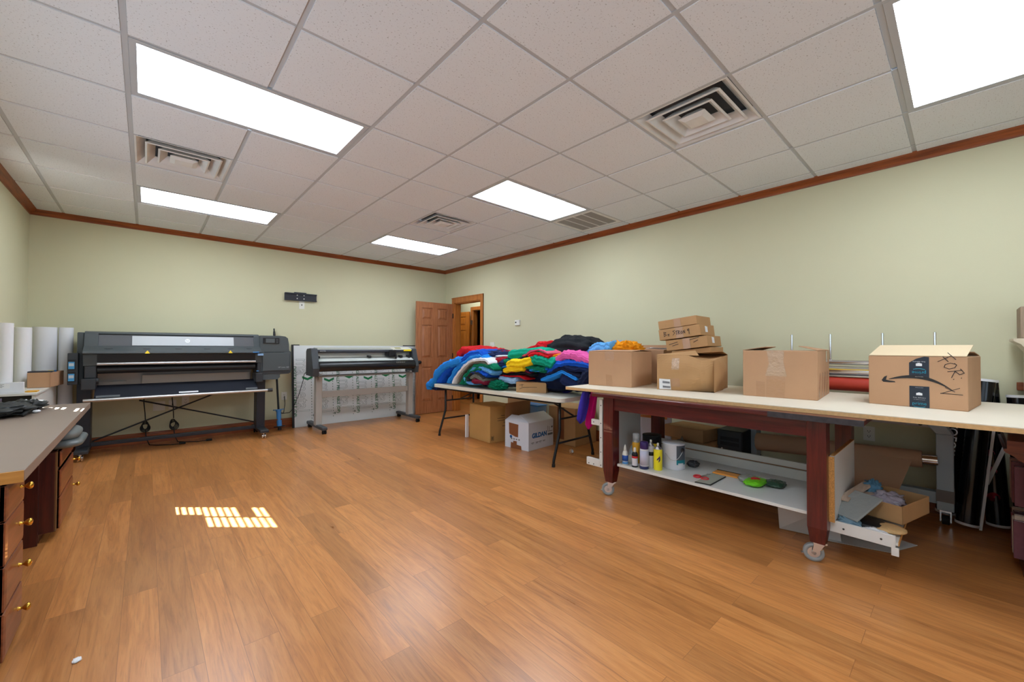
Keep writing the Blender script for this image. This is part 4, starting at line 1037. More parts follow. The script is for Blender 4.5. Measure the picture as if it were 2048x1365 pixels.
garment('white shirt forming a thin arch inside the blue ones', 'white', LP([(590, 985), (640, 860), (740, 730), (850, 610), (970, 540), (1120, 520), (1230, 530), (1300, 610)], XA-0.05), XA-0.05, 3.5, 0.05, 4, 0.008, 1, base=TB)
garment('grey shirt forming an arch just inside the white one', 'grey', LP([(690, 985), (740, 860), (830, 720), (920, 620), (1050, 580), (1190, 585), (1280, 640)], XA-0.02), XA-0.02, 3.5, 0.045, 5, 0.009, 1, base=TB)
garment('forest green shirt curved inside the grey arch', 'green', LP([(730, 985), (800, 860), (890, 740), (1000, 650), (1150, 620), (1290, 630), (1390, 680)], XA-0.025), XA-0.025, 3.5, 0.07, 6, 0.012, 2, base=TB)
garment('dark green shirt, innermost green curve of the left heap', 'green', LP([(800, 985), (850, 880), (930, 760), (1020, 700), (1150, 690)], XA-0.03), XA-0.03, 3.45, 0.06, 7, 0.012, 2, base=TB)
garment('sky blue shirt rolled over the grey core of the left heap', 'sky', LP([(925, 740), (1020, 670), (1150, 680), (1270, 735), (1345, 780)], XA-0.03), XA-0.03, 3.4, 0.06, 8, 0.014, 2, base=TB)
garment('royal blue shirt under the sky blue one in the rolled core', 'royal', LP([(950, 760), (1090, 750), (1190, 780), (1255, 850)], XA-0.035), XA-0.035, 3.4, 0.055, 9, 0.012, 2, base=TB)
garment('charcoal shirt wrapped round the core of the left heap', 'charcoal', LP([(895, 960), (890, 850), (950, 780), (1060, 785), (1150, 850), (1205, 900)], XA-0.04), XA-0.04, 3.4, 0.035, 10, 0.006, 1, base=TB)
garment('grey shirt at the centre of the rolled left heap', 'grey', LP([(935, 850), (1000, 810), (1100, 830), (1180, 880), (1215, 930)], XA-0.04), XA-0.04, 3.4, 0.075, 11, 0.012, 3, base=TB)
garment('maroon shirt at the very bottom centre of the left heap', 'maroon', LP([(950, 930), (1000, 890), (1090, 900), (1210, 930)], XA-0.035), XA-0.035, 3.4, 0.075, 12, 0.008, 2, base=TB)
garment('blue striped shirt curling under the charcoal one on the table', 'sky', LP([(830, 860), (860, 930), (920, 970), (985, 985)], XA-0.03), XA-0.03, 3.3, 0.04, 13, 0.006, 1, base=TB)
crumple('navy shirts bundle right of the rolled core', 'navy', (3.30, 3.98, TB), 0.24, 0.17, 0.30, 14, 0.25)
garment('navy shirt above the bundle between the two heaps', 'navy', LP([(1200, 620), (1330, 570), (1430, 590), (1530, 560)], 3.1), 3.1, 3.55, 0.10, 15, 0.02, 3, base=TB)
garment('red shirts bundled on top of the left heap', 'red', LP([(655, 480), (700, 380), (800, 310), (930, 325), (1080, 340), (1200, 385), (1330, 430)], 3.2), 3.2, 3.65, 0.13, 16, 0.016, 5, base=TB)
garment('navy and blue shirt lying on the right of the red bundle', 'navy', LP([(1040, 360), (1150, 390), (1280, 435), (1400, 450)], 3.12), 3.12, 3.6, 0.045, 17, 0.008, 2, base=TB)
garment('small navy shirt at the back right of the left heap', 'navy', LP([(1330, 435), (1400, 410), (1450, 430), (1490, 470)], 3.2), 3.2, 3.55, 0.045, 18, 0.008, 2, base=TB)
garment('thin white shirt between navy and dark red in the left heap', 'white', LP([(1170, 455), (1300, 455), (1400, 470), (1485, 485)], 3.14), 3.14, 3.6, 0.025, 19, 0.004, 1, base=TB)
garment('dark red shirt under the thin white one in the left heap', 'dkred', LP([(1190, 490), (1330, 485), (1450, 505), (1530, 545)], 3.12), 3.12, 3.6, 0.085, 20, 0.010, 3, base=TB)
garment('navy shirt tail hanging below the left end of the folding table', 'navy', LP([(195, 1010), (230, 1060), (290, 1075), (380, 1035)], 3.05), 3.05, 3.3, 0.045, 21, 0.012, 2, name='shirt_tail')
# middle heap
XM = 3.16
garment('black shirt with maroon stripe at the bottom of the middle heap', 'black', RP([(130, 800), (220, 800), (300, 808)], XM), XM, 3.6, 0.055, 30, 0.006, 2, base=TB)
garment('light blue shirt near the bottom of the middle heap', 'ltblue', RP([(60, 690), (180, 705), (310, 722)], XM-0.02), XM-0.02, 3.6, 0.085, 31, 0.012, 2, base=TB)
garment('light blue shirt end above the small carton', 'ltblue', RP([(290, 715), (380, 728), (480, 745)], 3.5), 3.5, 3.7, 0.05, 53, 0.008, 2, base=TB)
garment('thin red shirt on the light blue one in the middle heap', 'red', RP([(65, 680), (200, 690), (370, 695), (475, 740)], XM-0.01), XM-0.01, 3.6, 0.022, 32, 0.004, 1, base=TB)
garment('black shirt in the middle heap above the thin red one', 'black', RP([(65, 640), (200, 650), (330, 640), (450, 615), (560, 660)], XM), XM, 3.6, 0.055, 33, 0.007, 2, base=TB)
garment('maroon striped shirt under the yellow ones', 'maroon', RP([(75, 622), (200, 640), (300, 622), (420, 602), (540, 650)], XM-0.005), XM-0.005, 3.6, 0.02, 34, 0.004, 1, base=TB)
garment('dark navy shirt directly under the yellow ones', 'dknavy', RP([(80, 600), (220, 615), (400, 590), (540, 610)], XM), XM, 3.6, 0.04, 35, 0.006, 1, base=TB)
garment('lower yellow shirt folded in the middle heap', 'yellow', RP([(118, 575), (200, 550), (300, 545), (420, 545)], XM-0.05), XM-0.05, 3.5, 0.075, 36, 0.006, 1, base=TB)
garment('upper yellow shirt folded in the middle heap', 'yellow', RP([(165, 470), (260, 440), (380, 440), (450, 425), (510, 385)], XM-0.06), XM-0.06, 3.5, 0.105, 37, 0.008, 1, base=TB)
garment('green shirt bunched left of the yellow ones', 'green', RP([(80, 540), (110, 470), (160, 440), (215, 430)], XM-0.03), XM-0.03, 3.5, 0.07, 38, 0.02, 2, base=TB)
garment('blue shirt edge poking out left of the lower yellow one', 'azure', RP([(20, 585), (90, 560), (150, 545), (210, 540)], XM-0.04), XM-0.04, 3.4, 0.025, 39, 0.004, 1, base=TB)
garment('dark navy shirt between yellow and jade green ones', 'dknavy', RP([(170, 420), (300, 435), (400, 410), (520, 370)], XM), XM, 3.6, 0.04, 40, 0.006, 1, base=TB)
garment('jade green shirt on top of the middle heap', 'teal', RP([(185, 340), (260, 305), (400, 280), (560, 278), (640, 285), (740, 290), (815, 335)], XM), XM, 3.6, 0.13, 41, 0.014, 2, base=TB)
garment('rose pink shirt edge along the top jade shirt', 'rose', RP([(415, 385), (520, 335), (620, 290), (700, 300), (820, 350)], XM-0.03), XM-0.03, 3.5, 0.024, 42, 0.006, 1, base=TB)
garment('bright red shirt under the rose one in the middle heap', 'red', RP([(510, 355), (620, 325), (740, 340), (825, 370)], XM-0.03), XM-0.03, 3.5, 0.06, 43, 0.008, 2, base=TB)
garment('jade green shirt right of the yellow ones', 'teal', RP([(480, 400), (600, 390), (740, 395), (840, 440), (890, 490)], XM-0.04), XM-0.04, 3.55, 0.12, 44, 0.02, 3, base=TB)
garment('dark jade shirt at the right, under the bunched jade one', 'green', RP([(460, 490), (560, 530), (680, 540), (770, 560)], XM-0.02), XM-0.02, 3.55, 0.075, 45, 0.014, 3, base=TB)
garment('azure shirt beneath the jade ones in the middle heap', 'azure', RP([(530, 585), (640, 595), (780, 570)], XM-0.02), XM-0.02, 3.5, 0.035, 46, 0.006, 1, base=TB)
crumple('navy shirts bundle behind the small carton', 'navy', (3.60, 3.12, TB), 0.13, 0.25, 0.22, 47, 0.15)
crumple('indigo shirt just above the small carton', 'indigo', (3.50, 2.98, TB), 0.08, 0.08, 0.14, 48, 0.15)
crumple('balled green shirt at the front edge of the folding table', 'green', (3.12, 3.70, TB), 0.09, 0.125, 0.115, 49, 0.30, fscale=1.5)
garment('red shirt high at the back of the middle heap', 'red', RP([(440, 275), (560, 230), (650, 195), (740, 175)], 3.4), 3.4, 3.7, 0.11, 50, 0.014, 2, base=TB)
crumple('big black shirt thrown over the top of the heaps', 'black', (3.55, 2.86, 0.99), 0.20, 0.40, 0.35, 51, 0.16, rot=0.0, fscale=0.8)
crumple('black shirt under the big black one', 'black', (3.50, 3.20, 0.96), 0.18, 0.25, 0.25, 56, 0.18, fscale=0.9)
crumple('dark shirts packed at the core of the middle heap', 'dknavy', (3.50, 3.15, TB), 0.22, 0.48, 0.38, 57, 0.12)
# right heap
XR_ = 3.2
garment('sky blue shirt sloping up to the orange one', 'sky', RP([(1190, 345), (1340, 285), (1480, 215), (1600, 180), (1740, 178)], 3.38), 3.38, 3.7, 0.15, 60, 0.016, 2, base=TB)
crumple('orange shirt bunched at the back right of the heaps', 'orange', (3.56, 2.25, 1.10), 0.13, 0.155, 0.17, 61, 0.35, fscale=1.6)
crumple('dark navy shirts packed at the core of the right heap', 'dknavy', (3.55, 2.60, TB), 0.13, 0.36, 0.44, 67, 0.08)
garment('orange shirt edge left of the pink one', 'orange', RP([(840, 395), (920, 365), (1000, 355)], XR_), XR_, 3.5, 0.045, 62, 0.006, 1, base=TB)
garment('pink shirt on top of the right heap', 'pink', RP([(870, 455), (950, 365), (1060, 320), (1180, 335), (1300, 375), (1440, 400)], XR_-0.03), XR_-0.03, 3.55, 0.10, 63, 0.014, 4, base=TB)
garment('navy shirt beneath the pink one', 'navy', RP([(880, 475), (1060, 430), (1200, 410), (1440, 430)], XR_-0.02), XR_-0.02, 3.55, 0.07, 64, 0.01, 2, base=TB)
garment('royal blue shirt in the right heap', 'royal', RP([(770, 600), (880, 505), (1060, 450), (1200, 462), (1440, 495)], XR_-0.04), XR_-0.04, 3.55, 0.075, 65, 0.012, 2, base=TB)
garment('navy shirt beneath the royal blue one in the right heap', 'navy', RP([(750, 650), (890, 555), (1040, 510), (1200, 545), (1440, 555)], XR_-0.03), XR_-0.03, 3.55, 0.07, 66, 0.01, 2, base=TB)
garment('dark navy shirt above the azure one in the right heap', 'dknavy', RP([(750, 680), (900, 600), (1030, 570), (1180, 630), (1310, 680)], XR_-0.03), XR_-0.03, 3.55, 0.055, 68, 0.008, 2, base=TB)
garment('azure shirt low in the right heap', 'azure', RP([(690, 735), (800, 690), (900, 655), (1030, 605), (1140, 655), (1260, 730)], XR_-0.04), XR_-0.04, 3.5, 0.05, 69, 0.007, 1, base=TB)
garment('navy shirt under the azure one, lowest of the right heap', 'navy', RP([(960, 700), (1040, 655), (1150, 715), (1280, 790)], XR_-0.02), XR_-0.02, 3.5, 0.13, 70, 0.01, 2, base=TB)
garment('navy shirt draped down beside the nearest carton', 'dknavy', RP([(1230, 815), (1270, 720), (1330, 620), (1440, 560)], XR_-0.06), XR_-0.06, 3.5, 0.13, 71, 0.014, 3, base=TB)
# shirts hanging off the right end
def hang(label, colour, x0, x1, y0, y1, z0, z1, seed):
    v = []; f = []; n, k = 26, 20
    for i in range(n):
        t = i/(n-1); z = z1+(z0-z1)*t
        for j in range(k):
            a = 2*PI*j/k; c, s = math.cos(a), math.sin(a)
            wv = 0.012*noise.noise(Vector((a*1.4, z*3, seed*4.1)))*2
            tp = 0.75+0.25*math.sin(t*PI) if t < .9 else 0.9*(1-t)*7+0.1
            yc = (y0+y1)/2-0.05*t*0; 
            v.append(((x0+x1)/2+(x1-x0)/2*math.copysign(abs(c)**.6, c)*tp+wv, yc+0.07*t+(y1-y0)/2*math.copysign(abs(s)**.6, s)*tp+wv, z))
    for i in range(n-1):
        for j in range(k): f.append((i*k+j, i*k+(j+1) % k, (i+1)*k+(j+1) % k, (i+1)*k+j))
    f.append(tuple(range(k))); f.append(tuple((n-1)*k+j for j in range(k)))
    tag(MB().add(v, f, True).build('hanging_shirt', FC[colour], None), label, 'shirt')
hang('indigo shirt hanging down beside the white bracket of the work table', 'indigo', 2.97, 3.04, 2.28, 2.36, 0.50, 0.80, 1)
hang('magenta shirt hanging down behind the white bracket of the work table', 'magenta', 3.06, 3.13, 2.26, 2.33, 0.44, 0.80, 2)

# ------------------------------------------------------------------ cartons
def carton(name, fl, fr, h, depth, label, m=None, flaps=(), top=True, z=None, group=None, cat='cardboard box', bev=0.004, tilt=0.0):
    "box from its two front base corners; local x along the front, y into the depth"
    fl, fr = Vector(fl), Vector(fr); w = (fr-fl).length
    ang = math.atan2(fr.y-fl.y, fr.x-fl.x)
    # depth direction is 90 degrees to the left of fl->fr
    t = thing(name, fl, label, cat, rz=ang, group=group)
    if tilt:
        t.rotation_euler = (0, -tilt, ang); WM[t] = WM[t] @ Matrix.Rotation(-tilt, 4, 'Y')
    b = MB(); b.M = WM[t]; m = m or M_card
    e = 0.005
    if top:
        b.box(0, w, 0, depth, 0, h)
    else:
        b.box(0, w, 0, e, 0, h).box(0, w, depth-e, depth, 0, h).box(0, e, e, depth-e, 0, h).box(w-e, w, e, depth-e, 0, h).box(e, w-e, e, depth-e, 0, e)
    b.build('carton_body', [m, M_cardin], t, bevel=bev)
    for side, ang_, L, a, c, *fm in flaps:
        fb = MB(); M = WM[t]
        s_, c_ = math.sin(math.radians(ang_)), math.cos(math.radians(ang_))
        # angle 0 = lying over the box, 90 = standing, 180 = hanging outside
        if side == 'f': P = lambda u, r, q: (u, c_*r-s_*q, h+s_*r+c_*q); lo, hi = 0, w
        if side == 'b': P = lambda u, r, q: (u, depth-(c_*r-s_*q), h+s_*r+c_*q); lo, hi = 0, w
        if side == 'l': P = lambda u, r, q: (c_*r-s_*q, u, h+s_*r+c_*q); lo, hi = 0, depth
        if side == 'r': P = lambda u, r, q: (w-(c_*r-s_*q), u, h+s_*r+c_*q); lo, hi = 0, depth
        u0, u1 = lo+0.004, hi-0.004
        fb.M = M
        fb.hexa([P(u0, 0, 0.001), P(u1, 0, 0.001), P(u1-a, L, 0.001), P(u0+c, L, 0.001), P(u0, 0, 0.005), P(u1, 0, 0.005), P(u1-a, L, 0.005), P(u0+c, L, 0.005)])
        fb.build('flap', fm[0] if fm else m, t)
    return t, w
def front(t, x, z, y=-0.0006):   # frame on the front face of a carton
    return WM[t] @ frame((x, y, z), (1, 0, 0), (0, 0, 1))
def rface(t, w, y, z):
    return WM[t] @ frame((w+0.0006, y, z), (0, 1, 0), (0, 0, 1))
def strip(t, name, m, F, pts, th=0.0006):
    b = MB(); n = len(pts)
    b.add([(x, y, 0) for x, y in pts]+[(x, y, th) for x, y in pts], [tuple(range(n, 2*n))]+[(i, (i+1) % n, (i+1) % n+n, i+n) for i in range(n)], M=F)
    return b.build(name, m, t)
ZT = 0.862
b1, w1 = carton('cardboard_box', (3.058, 2.333, ZT), (3.115, 1.919, ZT), 0.31, 0.46, 'tall plain cardboard box at the left end of the work table', flaps=(('f', 2, .2, 0, 0), ('b', 3, .2, 0, 0)))
strip(b1, 'tape', M_tape, front(b1, 0, 0), [(0.17, 0.23), (0.255, 0.225), (0.26, 0.31), (0.165, 0.31)])
strip(b1, 'tape', M_tape, front(b1, 0, 0), [(0.18, 0.01), (0.24, 0.0), (0.235, 0.10), (0.175, 0.105)])
# crushed box
def crushed():
    fl, fr = Vector((3.167, 1.711, ZT)), Vector((3.245, 1.285, ZT)); w = (fr-fl).length; ang = math.atan2(fr.y-fl.y, fr.x-fl.x)
    t = thing('cardboard_box', fl, 'crushed bulging cardboard box with torn top, under the stack of small cartons', 'cardboard box', rz=ang)
    D, H = 0.55, 0.285
    n = 14; b = MB(); M = WM[t]
    def face(fn, flip=False):
        v = [fn(i/n, j/n) for i in range(n+1) for j in range(n+1)]
        b.add(v, [(i*(n+1)+j, (i+1)*(n+1)+j, (i+1)*(n+1)+j+1, i*(n+1)+j+1) for i in range(n) for j in range(n)], False, M)
    def wob(u, v_, s): return 0.012*noise.noise(Vector((u*3, v_*3, s)))
    def edgez(u): return H-0.035*max(0, (u-0.55))/0.45-0.02*math.exp(-((u-0.8)/.1)**2)
    pin = lambda u: math.sin(PI*u)
    def F(u, v_):    # front: lower right corner creased inwards, bulging in the middle
        y = -0.035*pin(u)*pin(v_)*1.2+wob(u, v_, 1)*pin(u)*pin(v_)
        if u+0.45*(1-v_) > 1.0: y += 0.16*(u+0.45*(1-v_)-1.0)
        return (u*w, y, v_*edgez(u))
    def B(u, v_): return (u*w, D, v_*H)
    def L(u, v_): return (-0.015*pin(u)*pin(v_), u*D, v_*H)
    def R(u, v_): return (w+0.03*pin(u)*pin(v_)+wob(u, v_, 4)*pin(u), u*D, v_*(edgez(1)+(H-edgez(1))*u))
    def T(u, v_): 
        z0 = edgez(u); z = z0+(H-z0)*v_
        return (u*w, v_*D, z-0.03*pin(u)*pin(v_)+wob(u, v_, 7)*pin(u)*pin(v_))
    def Bo(u, v_): return (u*w, v_*D, 0)
    def fy(u): return F(u, 0)[1]
    for fn in (F, B, L, R, T, Bo): face(fn)
    b.build('carton_body', M_card2, t)
    fb = MB(); fb.M = M
    fb.hexa([(0.0, 0.0, H+.001), (w*.75, 0.0, H-.002), (w*.62, .13, H+.035), (0.03, .15, H+.004), (0.0, 0.0, H+.005), (w*.75, 0, H+.003), (w*.62, .13, H+.039), (0.03, .15, H+.008)])
    fb.build('flap', M_card2, t)
    fb = MB(); fb.M = M
    fb.hexa([(w*.1, D, H), (w, D, H), (w, D-.22, H+.03), (w*.1, D-.2, H+.004), (w*.1, D, H+.004), (w, D, H+.004), (w, D-.22, H+.034), (w*.1, D-.2, H+.008)])
    fb.build('flap', M_card2, t)
    Fm = lambda x, z: M @ frame((x, -0.048, z), (1, 0, 0), (0, 0, 1))
    def onf(pts, name, m, lift=0.0015):
        q = MB(); k = 6
        # drape a strip on the bulging front face
        (x0, z0), (x1, z1) = pts; v = []
        for i in range(k+1):
            for j in range(k+1):
                u, vv = (x0+(x1-x0)*i/k)/w, (z0+(z1-z0)*j/k)/H
                p = F(u, vv); v.append((p[0], p[1]-lift, p[2]))
        q.add(v, [(i*(k+1)+j, (i+1)*(k+1)+j, (i+1)*(k+1)+j+1, i*(k+1)+j+1) for i in range(k) for j in range(k)], False, M)
        return q.build(name, m, t)
    onf(((0.02, 0.005), (0.115, 0.09)), 'shipping_label', M_paper, 0.003)['label'] = 'white shipping label'
    q = MB()
    for r_, z0 in enumerate((0.055, 0.018)):
        for i in range(16):
            x = 0.05+i*0.0038; u, vv = x/w, (z0+0.01)/H; p = F(u, vv)
            q.box(p[0], p[0]+(0.0022 if i % 3 else 0.003), p[1]-0.0046, p[1]-0.004, z0, z0+0.02, M=M)
    q.build('barcode', M_mark, t)
    onf(((0.125, 0.17), (0.185, 0.262)), 'tape', M_tapeg)
    onf(((0.12, 0.03), (0.19, 0.10)), 'tape', M_tape)
    return t
crushed()
b3, w3 = carton('cardboard_box', (3.25, 1.083, ZT), (3.285, 0.644, ZT), 0.328, 0.62, 'closed cardboard box with crinkled shiny tape, between the crushed box and the printed box', flaps=(('l', 9, .15, .30, .0), ('r', 11, .15, .0, .30)))
strip(b3, 'tape', M_tapeg, front(b3, 0, 0), [(0.14, 0.15), (0.27, 0.15), (0.25, 0.25), (0.255, 0.328), (0.15, 0.328), (0.165, 0.24)])
strip(b3, 'tape', M_tape, front(b3, 0, 0), [(0.145, 0.0), (0.255, 0.0), (0.26, 0.15), (0.15, 0.15)])
strip(b3, 'tape', M_tape, front(b3, 0, 0), [(0.085, 0.0), (0.14, 0.0), (0.14, 0.105), (0.085, 0.11)])
strip(b3, 'tape', M_tapeg, rface(b3, w3, 0, 0), [(0.42, 0.25), (0.50, 0.24), (0.50, 0.328), (0.42, 0.328)])
for q in range(4):
    strip(b3, 'tape', M_tape, rface(b3, w3, 0, 0), [(0.05+q*.13, 0.01), (0.075+q*.13, 0.01), (0.12+q*.13, 0.17), (0.10+q*.13, 0.18)])
# printed delivery box
b4, w4 = carton('cardboard_box', (3.39, 0.403, ZT), (3.344, -0.0145, ZT), 0.300, 0.50, 'rightmost cardboard box, printed with a curved arrow and dark tape bands', flaps=(('f', 14, .26, .0, 0.0, mat('pale card lining', rgb(224, 202, 166), 0.8)), ('b', 6, .22, 0, 0)))
M_navyt = mat('dark printed tape', rgb(36, 44, 56), 0.35); M_cyan = mat('cyan print', rgb(56, 178, 206), 0.5); M_smile = mat('dark print', rgb(44, 42, 42), 0.7)
T0, T1 = 0.186, 0.270
up = strip(b4, 'printed_tape', M_navyt, front(b4, 0, 0), [(T0, 0.175), (T1, 0.175), (T1, 0.296), (T1-.02, 0.299), (T0+.03, 0.285), (T0, 0.262)])
dn = strip(b4, 'printed_tape', M_navyt, front(b4, 0, 0), [(T0, 0.0), (T1, 0.0), (T1, 0.125), (T0, 0.125)])
sm = MB(); Fb = front(b4, 0, 0, -0.0016)
pts = []
for i in range(21):
    u = i/20; x = 0.095+u*0.265; c = 0.158+0.022*(1-((u-0.42)/0.58)**2 if u > .42 else 1-((u-0.42)/0.42)**2); c -= 0.045*max(0, (u-.42)/.58)**2
    tk = 0.0015+0.0095*math.sin(PI*min(1, u*1.02))**0.8
    pts.append((x, c, tk))
v = []
for x, c, tk in pts: v += [(x, c-tk, 0), (x, c+tk*.8, 0)]
sm.add(v, [(2*i, 2*i+2, 2*i+3, 2*i+1) for i in range(20)], M=Fb)
arr = [(0.088, 0.180), (0.082, 0.154), (0.098, 0.150), (0.122, 0.147), (0.126, 0.141), (0.100, 0.139), (0.070, 0.140), (0.062, 0.150), (0.074, 0.172)]
sm.add([(x, y, 0) for x, y in arr], [(1, 2, 5, 6), (2, 3, 4, 5), (0, 1, 6, 7, 8)], M=Fb)
sm.build('curved_arrow', M_smile, b4, fix=False)['label'] = 'dark curved arrow printed upside down'
def print_on(parent, F, items, mcol, name):
    q = MB()
    for kind, a in items:
        if kind == 't':
            txt, size, x, y, flip = a; vv, ff = text_verts(txt, size, ext=0.0002)
            q.add([(x+(-p.x if flip else p.x), y+(-p.y if flip else p.y), 0.0012) for p in vv], ff, M=F)
        if kind == 'p': q.add([(x, y, 0.0012) for x, y in a], [tuple(range(len(a)))], M=F)
    return q.build(name, mcol, parent, fix=False)
tc = (T0+T1)/2
F0 = front(b4, 0, 0)
def smallsmile(x, y, s, flip=1):
    u = [(x+s*(i/8-.5), y-flip*s*0.10*math.sin(PI*i/8)) for i in range(9)]
    return [('p', [u[i], u[i+1], (u[i+1][0], u[i+1][1]+.0022), (u[i][0], u[i][1]+.0022)]) for i in range(8)]
print_on(up, F0, [('t', ('prime', 0.026, tc, 0.205, True))]+smallsmile(tc, 0.222, 0.05, -1), M_cyan, 'cyan_lettering')
print_on(up, F0, [('t', ('free delivery', 0.0105, tc, 0.268, True)), ('p', [(tc-.013, .243), (tc+.013, .243), (tc+.013, .257), (tc, .262), (tc-.013, .257)]), ('t', ('what you love', 0.006, tc, 0.180, True))], M_paper, 'white_lettering')
print_on(dn, F0, [('t', ('prime', 0.026, tc, 0.024, False))]+smallsmile(tc, 0.006, 0.05, 1), M_cyan, 'cyan_lettering')
print_on(dn, F0, [('t', ('free delivery', 0.0105, tc, 0.058, False)), ('t', ('on millions of items', 0.006, tc, 0.047, False)), ('p', [(tc-.013, .072), (tc+.013, .072), (tc+.013, .084), (tc, .089), (tc-.013, .084)]), ('t', ('what you love', 0.006, tc, 0.117, False))], M_paper, 'white_lettering')
# marker writing, running down the face
wr = MB(); Fw = front(b4, 0.318, 0.272, -0.0016) @ Matrix.Rotation(-1.15, 4, 'Z')
S = [[(-0.035, 0.045), (0.012, 0.058)], [(-0.014, 0.052), (-0.004, -0.012)], [(-0.022, 0.018), (0.012, 0.026)],
     [(0.035, 0.045), (0.022, 0.03), (0.022, 0.008), (0.034, -0.002), (0.05, 0.012), (0.052, 0.035), (0.04, 0.048), (0.03, 0.044)],
     [(0.075, 0.055), (0.062, 0.0)], [(0.066, 0.052), (0.092, 0.056), (0.094, 0.036), (0.07, 0.028), (0.098, 0.0)], [(0.108, 0.006), (0.110, 0.003)], [(0.112, 0.036), (0.114, 0.033)]]
for s in S: ribbon(wr, s, 0.0032, Fw)
Fn = front(b4, 0.315, 0.09, -0.0016)
for s in ([(0.0, 0.002), (0.085, 0.0)], [(0.0, 0.0), (0.074, 0.036)], [(0.018, 0.036), (0.055, 0.014)]): ribbon(wr, s, 0.003, Fn)
wr.build('marker_writing', M_ink, b4, fix=False)['label'] = 'black handwritten FOR: N'
# stack of small cartons on the crushed box
def stackbox(fl, fr, h, d, label, tilt=0.0):
    t, w = carton('small_carton', fl, fr, h, d, label, group='small cartons stacked on the crushed box', m=M_card2, tilt=0.125)
    strip(t, 'tape', M_tape, front(t, 0, 0), [(w*.42, 0), (w*.60, 0), (w*.60, h), (w*.42, h)])
    return t, w
SK = [((3.585, 1.84, 1.177), (3.61, 1.475, 1.177), 0.095, 'lowest of the three small cartons stacked on the crushed box'),
      ((3.575, 1.905, 1.274), (3.60, 1.53, 1.274), 0.098, 'middle small carton of the stack, marked with handwriting'),
      ((3.575, 1.912, 1.376), (3.60, 1.565, 1.376), 0.078, 'topmost small carton of the stack on the crushed box')]
for q, (a, b_, h, lab) in enumerate(SK):
    t, w = stackbox(a, b_, h, 0.36, lab)
    if q < 2:
        pl = strip(t, 'white_sticker', M_paper, rface(t, w, 0.12, 0.03), [(0, 0.0), (0.06, 0.0), (0.06, 0.05), (0, 0.055)]); pl['label'] = 'white sticker on the side'
    if q == 1:
        wr = MB(); F_ = front(t, 0.05, 0.03, -0.0016); s = 0.042
        def L(pts, ox, sc=s): ribbon(wr, [(ox+x*sc, y*sc+ox*0.03) for x, y in pts], 0.0042, F_)
        L([(0, 0), (0, 1), (.5, .85), (.1, .55), (.55, .3), (0, 0)], 0.0); L([(.5, .5), (0, .5), (0.05, 0), (.55, .05)], 0.036, 0.03); L([(0, .25), (.45, .5)], 0.036, 0.03)
        wr.build('marker_writing', M_ink, t, fix=False)['label'] = 'black handwritten BE'; wr = MB()
        L([(.55, 1), (.1, .85), (.5, .45), (.05, 0)], 0.080); L([(0, .9), (.6, 1.05)], 0.108, 0.034); L([(.3, 1), (.25, 0)], 0.108, 0.034)
        L([(0, 0), (.05, 1), (.45, .8), (.1, .5), (.5, 0)], 0.132, 0.034); L([(.25, 0), (0, .4), (.25, .8), (.5, .4), (.25, 0)], 0.155, 0.032)
        L([(0, 0), (.1, .8), (.45, 0), (.5, .9)], 0.176, 0.034); L([(.5, .9), (.1, .8), (.1, .5), (.45, .55), (.5, .9), (.4, -.3)], 0.212, 0.038)
        wr.build('marker_writing', M_ink, t, fix=False)['label'] = 'black handwritten STRONG'
    if q == 0:
        wr = MB(); F_ = front(t, 0.03, 0.02, -0.0016)
        for s_ in ([(0, .035), (.08, .05)], [(.03, .02), (.085, .03)], [(.19, .055), (.27, .07)], [(.22, .03), (.26, .045)]): ribbon(wr, s_, 0.005, F_)
        wr.build('marker_scribble', M_ink, t, fix=False)
o = MB().hexa([(3.60, 1.80, 1.158), (3.64, 1.47, 1.158), (3.92, 1.47, 1.158), (3.9, 1.80, 1.158), (3.60, 1.80, 1.175), (3.64, 1.47, 1.215), (3.92, 1.47, 1.215), (3.9, 1.80, 1.175)]).build('flat_carton', M_card2, None, bevel=0.003)
tag(o, 'flattened carton between the crushed box and the small stack', 'cardboard box')
# open box behind
bb, wb = carton('cardboard_box', (3.66, 2.335, ZT), (3.72, 1.94, ZT), 0.325, 0.26, 'open cardboard box with raised flaps behind the tall plain one', top=False, flaps=(('l', 150, .10, 0, .03), ('b', 100, .05, 0, 0)))
for q in range(3):
    m = MB(); m.box(-0.1, 0.1, -0.06, 0.06, 0, 0.003, M=Matrix.Translation((3.83, 2.08-0.03*q, 1.196+q*0.004)) @ Matrix.Rotation(0.3*q-1.4, 4, 'Z') @ Matrix.Rotation(0.05, 4, 'Y'))
    tag(m.build('paper_sheet', M_paper, None), 'white paper sheet sticking out of the open box behind the plain one', 'paper', 'papers in the open box')
# small carton on the folding table
sb, ws = carton('small_carton', (3.112, 3.385, FZ+0.001), (3.300, 3.096, FZ+0.001), 0.115, 0.26, 'small flat carton with marker strokes on the front of the folding table', m=M_card2)
wr = MB(); F_ = front(sb, 0.04, 0.05, -0.0016)
for s_ in ([(0, -.012), (.04, 0.005), (.12, .01), (.2, .012)], [(0.0, .03), (.05, .038)], [(.03, .045), (.03, .01)]): ribbon(wr, s_, 0.004, F_)
F_ = rface(sb, ws, 0.04, 0.06)
for s_ in ([(0, .005), (.06, .025), (.16, .03)], [(.03, -.03), (.09, -.025)]): ribbon(wr, s_, 0.004, F_)
wr.build('marker_strokes', M_ink, sb, fix=False)
